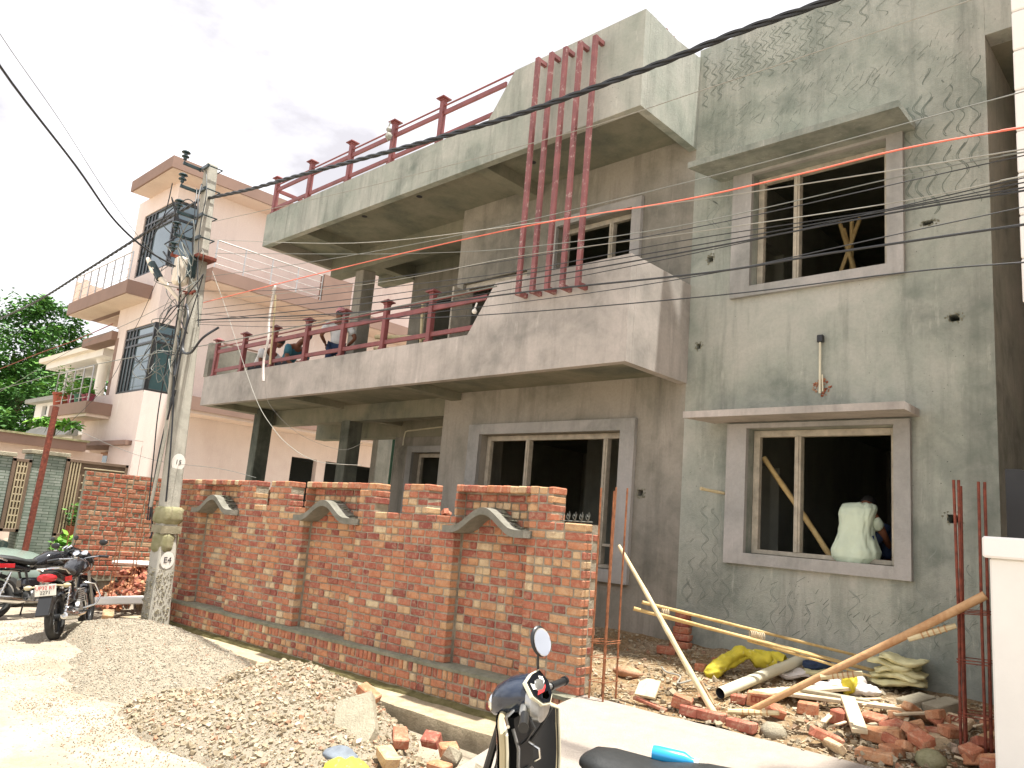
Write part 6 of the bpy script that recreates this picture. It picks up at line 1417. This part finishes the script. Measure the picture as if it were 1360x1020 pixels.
m = MB(); m.sph((0, 0, 0), (.16, .10, .05), 30); crumple(m, lambda p: Vector((0, 0, 0)), 1.6, .02); o = m.build('cloth', 'grey_cloth', smooth='all'); o.location = (-4.62, 3.40, .12); tag(o, 'grey-blue rag lying left of the yellow plastic bag', 'rag')
# by the pole: slab bridging the drain and bricks
m = MB(); m.chbox((0, 0, 0), (1.25, .34, .11), None, .015); o = m.build('stone_slab', 'plank' if False else 'white'); o.location = (-12.62, 4.92, .16); o.rotation_euler = (0, R(-7), R(28)); tag(o, 'pale stone slab bridging the drain left of the pole', 'stone slab')
brick(-11.95, 4.42, -.14, 10, 0, 0, 'orange brick lying in front of the drain left of the pole', .65, (.26, .12, .10), 'bricks at the foot of the pole')
brick(-12.25, 4.55, -.08, -20, 0, 10, 'pale and orange bat lying behind the orange brick left of the pole', .9, (.3, .16, .10), 'bricks at the foot of the pole')
brick(-11.05, 5.04, strip_z(-11.05), 40, 0, 0, 'single orange brick sitting on the kerb right of the pole', .6, (.16, .12, .07), 'bricks at the foot of the pole')
m = MB(); m.chbox((0, 0, 0), (.5, .22, .04), None, .01); o = m.build('flat_stone', 'slabc'); o.location = (-11.75, 4.12, -.04); o.rotation_euler = (R(8), R(-10), R(35)); tag(o, 'flat greenish stone under the front wheel of the motorcycle', 'stone')
m = MB()
for i in range(420):
    x = rnd.uniform(-14.2, -12.9); y = rnd.uniform(4.85, 5.9); m.chunk((x, y, -.05+.62*sstep(4.8, 5.6, y)*(.7+.3*rnd.random())), rnd.uniform(.03, .09), rnd.random()*.8)
tag(m.build('broken_brick_heap', 'brick'), 'heap of orange brickbats between the motorcycles and the pole', 'heap')
m = MB(); m.sph((0, 0, 0), (.42, .16, .05), 16, nz=.12); o = m.build('sack', 'wsack', smooth='all'); o.location = (-13.75, 5.45, .62); o.rotation_euler = (0, 0, R(70)); tag(o, 'flat white empty sack lying on the orange brickbats', 'sack')
m = MB(); m.box(-15, -13.0, 5.7, 8, -.3, .62); o = m.build('lot_edge', 'yard'); o['kind'] = 'structure'

# ================================================================== POLES, PLANKS, PIPE, SACKS
def cane(name, a, b, r0, r1, mat, lab, cat, grp=None, nodes=True, bend=.01):
    a = Vector(a); b = Vector(b); L_ = (b-a).length; n = max(6, int(L_/.12)); pts = []; rr = []; ph = rnd.uniform(0, 6)
    for i in range(n+1):
        q = i/n; off2 = Vector((0, 0, 1))*bend*math.sin(q*3.14+ph)*.6+Vector((1, 1, 0))*bend*.4*math.sin(q*5+ph)
        pts.append(a.lerp(b, q)+off2); rr.append((r0+(r1-r0)*q)*(1.12 if nodes and i % 3 == 0 else 1))
    m = MB(); m.tube(pts, rr, 10); o = m.build(name, mat, smooth=True); return tag(o, lab, cat, grp)
cane('bamboo_pole', (-3.22, 6.0, .42), (-4.24, 5.97, 1.67), .026, .016, 'bamboo_pale', 'pale bamboo pole leaning from the ramp-edge bricks up to the thin rebar', 'bamboo pole')
for k, (a, b, r_, lab) in enumerate((((-4.12, 6.10, 1.13), (-2.55, 7.75, .74), .017, 'lower left cane of the thin bamboo bundle crossing the leaning pole'), ((-4.07, 6.14, 1.18), (-2.62, 7.85, .84), .015, 'topmost cane of the thin bamboo bundle crossing the leaning pole'),
      ((-3.95, 6.18, 1.11), (-2.45, 7.80, .72), .013, 'short thin cane in the middle of the bamboo bundle'), ((-3.4, 6.9, .93), (-2.5, 7.6, .70), .013, 'cane on the right of the bundle ending on the sacks'))):
    cane('bamboo_cane', a, b, r_, r_*.8, 'bamboo', lab, 'bamboo cane', 'canes tied in a bundle')
m = MB()
for q in (.1, .47, .5): 
    p = Vector((-4.09, 6.12, 1.145)).lerp(Vector((-2.58, 7.8, .79)), q)
    for k in range(4): ring(m, (0, 0, 0), .034, .004, 14, 5, 'x'); n0 = 14*5; m.v[-n0:] = [tuple(Matrix.Rotation(R(47), 3, 'Z') @ Vector(v) + p+Vector((.012*k, .012*k, 0))) for v in m.v[-n0:]]
tag(m.build('rope_lashing', 'plank'), 'rope lashings round the thin bamboo bundle', 'rope')
lg = cane('timber_log', (-3.08, 6.16, .42), (-1.38, 6.36, 1.57), .026, .032, 'log', 'long orange peeled log leaning across the yard onto the rebar cage', 'log', None, False, .02)
for (a, b, lab) in (((-1.86, 6.30, 1.20), (-1.56, 6.37, 1.335), 'pale peg lashed under the upper end of the orange log'), ((-2.46, 6.21, .83), (-2.18, 6.30, .90), 'pale peg lashed to the middle of the orange log'), ((-3.16, 6.10, .44), (-2.78, 6.20, .50), 'pale peg lashed at the foot of the orange log')):
    m = MB(); m.tube([a, Vector(a).lerp(Vector(b), .5), b], [.022, .024, .018], 8)
    d = (Vector(b)-Vector(a)).normalized()
    o = m.build('peg', 'bamboo_pale', smooth=True); tag(o, lab, 'peg', 'pegs lashed to the orange log')
    m = MB()
    for k in range(5): p = Vector(a).lerp(Vector(b), .3+.12*k); m.tube([p-d*.005, p+d*.005], .026, 8)
    m.build('rope', 'log', o)
pv = thing('pvc_pipe', 'thick cream plastic pipe lying from the brick row towards the house wall', 'pipe', (-3.44, 6.48, .49))
m = MB(); a = Vector((0, 0, 0)); b = Vector((.24, 1.25, .27)); m.tube([a, b], .05, 20, cap=False); m.build('tube', 'pvc', pv, True); m = MB(); m.tube([a+Vector((.0005, .002, 0)), b], .045, 20, cap=False); m.f = [tuple(reversed(f)) for f in m.f]; m.build('bore', 'ink', pv, True)
def plank(a, b, wd, th, mat, lab, name='plank'):
    m = MB(); m.bar(a, b, wd, th, .5, .004); return tag(m.build(name, mat), lab, 'plank')
plank((-2.95, 6.76, .56), (-1.98, 7.02, .60), .12, .03, 'plank', 'long pale plank lying flat across the rubble right of the log'); plank((-2.47, 6.80, .62), (-2.17, 6.22, .50), .11, .035, 'plank', 'shorter pale plank lying over the long one towards the ramp')
plank((-3.15, 6.58, .54), (-2.60, 7.35, .64), .17, .03, 'plank', 'wide cream board partly hidden by the orange log'); plank((-2.9, 6.86, .60), (-2.35, 6.96, .60), .09, .025, 'slabc', 'grey weathered board behind the long pale plank')
plank((-2.1, 6.75, .58), (-1.85, 6.98, .62), .05, .02, 'plank', 'thin white slat at the end of the long pale plank')
for k, (x, y, lab) in enumerate(((-2.05, 7.16, 'grey concrete slab piece, left of two behind the brick pile'), (-1.85, 7.14, 'grey concrete slab piece, right of two behind the brick pile'))):
    m = MB(); m.chbox((0, 0, 0), (.17, .26, .14), None, .008); o = m.build('concrete_block', 'slabc'); o.location = (x, y, Z(x, y)+.09); o.rotation_euler = (R(12), 0, R(-28)); tag(o, lab, 'slab')
# sacks
m = MB(); loft_pts = [((-3.86, 6.98, .53), .05), ((-3.83, 7.02, .56), .085), ((-3.80, 7.12, .61), .10), ((-3.74, 7.22, .67), .105), ((-3.66, 7.30, .735), .10), ((-3.59, 7.34, .735), .06), ((-3.52, 7.37, .72), .10), ((-3.42, 7.40, .71), .105), ((-3.37, 7.41, .70), .085)]
cp = cable_pts([p for p, r_ in loft_pts]); n_ = len(cp); rr = []
for i in range(n_):
    q = i/(n_-1)*(len(loft_pts)-1); a = min(int(q), len(loft_pts)-2); rr.append((loft_pts[a][1]*(1-(q-a))+loft_pts[a+1][1]*(q-a))*.85)
m.tube(cp, rr, 34); crumple(m, lambda p: min(cp, key=lambda c: (c-p).length_squared), 1.6, .026)
sk = tag(m.build('cement_sack', 'ysack', smooth='all'), 'bright yellow cement sack folded over like a bent tube', 'sack')
m = MB(); n0 = 30; 
for i in range(n0):
    a = 6.283*i/n0; m.v.append((-3.36+.02*math.sin(a*5), 7.41+.11*math.cos(a)+.01*math.sin(a*7), .71+.10*math.sin(a))); m.v.append((-3.28+.015*math.sin(a*4), 7.43+.14*math.cos(a)+.02*math.sin(a*6), .69+.075*math.sin(a)+.02*math.sin(a*5)))
m.t = [.5]*len(m.v); m.f = [(2*i, 2*((i+1) % n0), 2*((i+1) % n0)+1, 2*i+1) for i in range(n0)]; m.build('sack_mouth', 'ysack', sk, 'all')
def pillow(name, c, s, rz, mat, lab, grp=None, fx_=0):
    m = MB(); m.sph((0, 0, 0), 1, 44); vv = []
    for p in m.v:
        p = Vector(p); k = (abs(p.x)**4+abs(p.y)**4+abs(p.z)**2.2)**.27; p = p/k; q_ = 1+.10*noise.noise(Vector((p.x*2.5+c[0]*9, p.y*2.5, p.z*2)))+.06*noise.noise(p*6+Vector(c)); vv.append((p.x*s[0]*q_, p.y*s[1]*q_, p.z*s[2]*q_+.02*math.sin(p.x*3+fx_)))
    vv = [tuple(Vector(p)*(1+crease(Vector(p)+Vector(c), 1.8, .10))+Vector((0, 0, crease(Vector(p)*1.3+Vector(c), 1.8, .010)))) for p in vv]; m.v = vv; o = m.build(name, mat, smooth='all'); o.location = c; o.rotation_euler = (0, 0, R(rz)); return tag(o, lab, 'sack', grp)
for k in range(5): pillow('cement_sack', (-2.36+.012*k*(-1)**k, 7.70, .70+.048*k), (.23-.01*k, .17, .034), 8*(-1)**k, 'ysack2', ['lowest', 'second', 'third', 'fourth', 'topmost'][k]+' pale yellow sack of the stack against the wall', 'stacked pale yellow sacks', k)
pillow('cement_sack', (-2.72, 7.45, .66), (.16, .13, .06), 30, 'wsack', 'crumpled white sack left of the pale yellow stack', 'white sacks'); pillow('cement_sack', (-2.55, 7.33, .62), (.17, .09, .05), -15, 'wsack', 'flat white sack in front of the pale yellow stack', 'white sacks')
pillow('cement_sack', (-2.78, 7.25, .62), (.15, .08, .04), 10, 'wsack', 'dirty white sack under the orange log', 'white sacks'); pillow('plastic_bag', (-2.62, 7.25, .67), (.06, .05, .10), 0, 'ysack', 'small bright yellow bag hanging over the white sacks'); pillow('cement_sack', (-2.95, 7.55, .68), (.18, .12, .03), 12, 'ysack2', 'flat yellowish sack under the blue cloth')
pillow('cement_sack', (-3.2, 7.45, .63), (.16, .12, .03), 40, 'wsack', 'flat white sack right of the bright yellow sack')
pillow('blue_cloth', (-3.03, 7.6, .73), (.13, .10, .05), 15, 'blue_cloth', 'dark blue cloth bundled behind the bamboo canes')
m = MB(); m.tube(cable_pts([(-4.3, 6.9, .53), (-4.15, 6.75, .52), (-4.0, 6.75, .51), (-3.9, 6.55, .48), (-3.8, 6.7, .52), (-3.65, 6.62, .50)]), .008, 6); tag(m.build('cord', 'wire_w', smooth=True), 'white cord snaking over the earth beside the leaning bamboo', 'cord')
# stick through the wall hole, bamboo in the window, trestle upstairs
cane('bamboo_stick', (-4.17, F+.1, 2.32), (-4.35, F-.30, 2.36), .016, .018, 'bamboo_pale', 'short bamboo stick poking out of the wall left of the lower window', 'bamboo stick')
cane('bamboo_pole', (-3.93, F+.35, 2.78), (-3.12, F+.45, 1.60), .028, .030, 'bamboo', 'brown bamboo pole leaning inside the lower right window', 'bamboo pole')
tr = thing('bamboo_trestle', 'crossed bamboo scaffold standing inside the upper right window', 'trestle', (-3.4, 9.2, 4))
m = MB(); 
for a, b in (((-.5, 0, -.1), (.15, .1, 1.9)), ((.45, 0, -.1), (-.1, .1, 1.9)), ((-.1, .5, -.1), (.05, .1, 1.9)), ((.25, .6, 0), (-.05, .1, 1.8)), ((-.35, 0, .7), (.35, 0, .75))): m.tube([a, b], .025, 7)
m.build('canes', 'bamboo', tr, True)
cane('bamboo_pole', (-12.31, 6.56, 4.22), (-12.28, 6.45, 5.45), .018, .014, 'bamboo_pale', 'thin pale bamboo standing in front of the lower balcony railing', 'bamboo pole')
m = MB(); m.tube(cable_pts([(-12.27, 6.38, 5.50), (-12.16, 6.36, 5.56), (-12.2, 6.36, 5.3), (-12.18, 6.35, 4.95), (-12.1, 6.34, 4.6), (-12.14, 6.34, 4.2), (-12.05, 6.34, 3.85)]), [.018]*31+[.01]*0 if False else .022, 6)
tag(m.build('cloth_strip', 'wsack', smooth=True), 'whitish twisted cloth strip hanging from the thin bamboo before the railing', 'cloth strip')
# scaffold bits on the balcony
m = MB(); m.tube([(-10.6, 7.5, 4.75), (-9.6, 7.9, 4.72)], .04, 8); m.tube([(-10.55, 7.6, 3.9), (-10.5, 7.55, 4.9)], .025, 7); m.tube([(-9.75, 7.85, 3.9), (-9.8, 7.8, 5.3)], .025, 7); m.tube([(-10.6, 7.5, 4.55), (-9.6, 7.9, 4.5)], .03, 8)
tag(m.build('bamboo_scaffold', 'bamboo_pale', smooth=True), 'rough bamboo frame standing behind the lower balcony railing', 'scaffold')
m = MB(); m.sph((-7.20, 6.60, 4.50), .035, 12); m.tube([(-7.2, 6.60, 4.53), (-7.19, 6.62, 4.62)], .012, 6); tag(m.build('light_bulb', 'white', smooth=True), 'small white bulb hanging at the sloping end of the lower balcony panel', 'bulb')

# slats and mortar lumps among the yard bricks
for k in range(12):
    x = rnd.uniform(-2.7, -1.5); y = rnd.uniform(6.2, 7.0); a = rnd.uniform(0, 3.1); l = rnd.uniform(.12, .32); z = yz(x, y)+rnd.uniform(.06, .12)
    m = MB(); m.bar((x, y, z), (x+l*math.cos(a), y+l*math.sin(a), z+rnd.uniform(-.03, .04)), rnd.uniform(.02, .04), .014, .5, .003); tag(m.build('slat', 'plank'), 'short splintered pale slat lying among the yard bricks', 'slat', 'splintered slats among the bricks')
m = MB()
for i in range(420):
    x = rnd.uniform(-3.9, -1.35) if i % 3 else rnd.uniform(-2.3, -1.4); y = rnd.uniform(5.95, 7.2); r_ = .018*math.exp(rnd.random()**2*1.2); m.chunk((x, y, yz(x, y)+r_*.3+(.05*rnd.random() if x > -2.2 else 0)), r_)
tag(m.build('mortar_rubble', 'rubble'), 'lumps of pale mortar and broken brick strewn between the bricks of the yard', 'rubble', kind='stuff')
